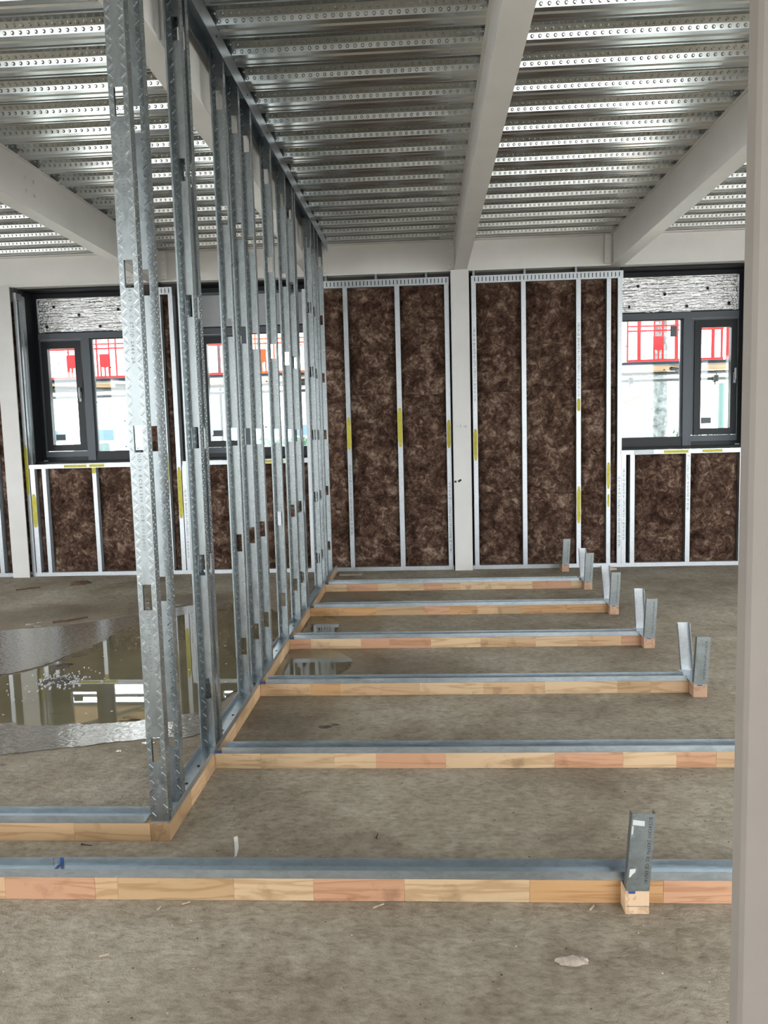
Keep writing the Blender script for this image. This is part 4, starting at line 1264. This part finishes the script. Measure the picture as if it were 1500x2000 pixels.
# hall across the street with arched windows and a blue fascia
h = empty('hall_building', (-16, 36, -0.2)); tag(h, 'pale hall with arched windows across the street', 'building')
MB().box(-30, -3.5, 36, 44, -0.2, 4.0).build('wall', 'facade', h)
MB().box(-30.2, -3.3, 35.6, 44.2, 4.0, 4.08).build('roof_edge', 'brick_far', h)
MB().box(-30, -3.5, 35.9, 36, 1.58, 2.08).build('fascia', 'blue_far', h)
for xw in (-19.0, -16.5, -13.95, -8.8):
    mb = MB()
    for q in range(9):
        a0, a1 = PI * q / 9, PI * (q + 1) / 9
        pts = [(xw + 0.75 * math.cos(a0), 2.75 + 0.75 * math.sin(a0)), (xw + 0.83 * math.cos(a0), 2.75 + 0.83 * math.sin(a0)), (xw + 0.83 * math.cos(a1), 2.75 + 0.83 * math.sin(a1)), (xw + 0.75 * math.cos(a1), 2.75 + 0.75 * math.sin(a1))]
        m2 = MB().poly(pts, 35.93, 36.0); mb.add([(p[0], p[2], p[1]) for p in m2.v], m2.f)
    mb.build('arch', 'arch', h)
    for dx in (-0.42, 0, 0.42):
        MB().box(xw + dx - 0.06, xw + dx + 0.06, 35.95, 36.0, 2.35, 2.95).build('arch_window', 'arch', h)
for xw in (-20, -16.5, -14.5, -11, -7):
    MB().box(xw, xw + 1.7, 35.93, 36.0, 0.85, 1.45).build('window', 'glass_far', h)
# brick house with gable, tree and hedge beyond the right window
h = empty('brick_house', (9.5, 34, -0.2)); tag(h, 'brick house with a pale gable roof beyond the right window', 'building')
mb = MB(); mb.poly([(6.0, -0.2), (9.32, -0.2), (9.32, 3.0), (6.0, 1.7)], 34, 40); mb.v = [(p[0], p[2], p[1]) for p in mb.v]
mb.build('wall', 'brick_far', h)
mb = MB(); mb.poly([(5.6, 1.55), (9.6, 3.10), (9.6, 3.25), (5.6, 1.80)], 33.7, 40.2); mb.v = [(p[0], p[2], p[1]) for p in mb.v]
mb.build('roof', 'facade', h)
MB().box(6.0, 9.3, 33.8, 34, -0.2, 2.30).build('rendered_wall', 'facade', h)
tk = MB(); n = 18; rings = 26
tcx, tcy = 5.30, 18.0
for j in range(rings + 1):
    z = -0.2 + 8.2 * j / rings
    for i in range(n):
        th = 2 * PI * i / n
        r_ = (0.165 - 0.006 * z + 0.12 * math.exp(-(z + 0.2) * 1.6)) * (1 + 0.16 * noise.noise(Vector((math.cos(th) * 3, math.sin(th) * 3, z * 0.8))))
        tk.v.append((tcx + r_ * math.cos(th), tcy + r_ * math.sin(th), z))
for j in range(rings):
    for i in range(n):
        q = (i + 1) % n
        tk.f.append((j * n + i, j * n + q, (j + 1) * n + q, (j + 1) * n + i))
tr_ = empty('tree', (tcx, tcy, -0.2)); tag(tr_, 'thick rough-barked tree trunk outside the right window', 'tree')
tk.build('trunk', 'bark', tr_, smooth=True)
for k in range(6):
    a0 = k * 1.1
    MB().tube((tcx, tcy, 6.5 + 0.25 * k), (tcx + 2.4 * math.cos(a0), tcy + 2.4 * math.sin(a0), 8.6 + 0.3 * k), 0.09, 0.03, 8).build('branch', 'bark', tr_)
def hedge(x0, x1, y, h_, label, seed):
    mb = MB(); rr = random.Random(seed)
    for _ in range(700):
        c = Vector((rr.uniform(x0, x1), y + rr.uniform(-0.4, 0.4), rr.uniform(-0.2, h_)))
        d = Vector((rr.uniform(-1, 1), rr.uniform(-1, 1), rr.uniform(-1, 1))).normalized() * 0.11
        e2 = d.orthogonal().normalized() * 0.06
        mb.add([c - d, c + e2, c + d, c - e2], [(0, 1, 2, 3)])
    e = empty('hedge', ((x0 + x1) / 2, y, -0.2)); tag(e, label, 'hedge')
    tag(mb.build('foliage', 'hedge', e), kind='stuff')
    MB().tube(((x0 + x1) / 2, y, -0.2), ((x0 + x1) / 2, y, h_ * 0.8), 0.05, n=7).build('stem', 'bark', e)
hedge(-5.2, -2.6, 20, 1.55, 'low green hedge outside the window behind the studs', 1)
hedge(6.9, 8.6, 22, 1.45, 'low green hedge beyond the tree trunk', 2)
bx = MB(); bx.bevel_box(5.0, 6.3, 20.6, 22.4, -0.2, 1.55, 0.1)
tag(bx.build('blue_skip', 'blue_far'), 'blue container outside the lower left of the right window', 'container')
MB_post = MB(); MB_post.tube((6.845, 18.5, -0.2), (6.845, 18.5, 2.53), 0.07, n=10)
tag(MB_post.build('green_post', 'post_green'), 'green lamp post outside the right opening light', 'post')
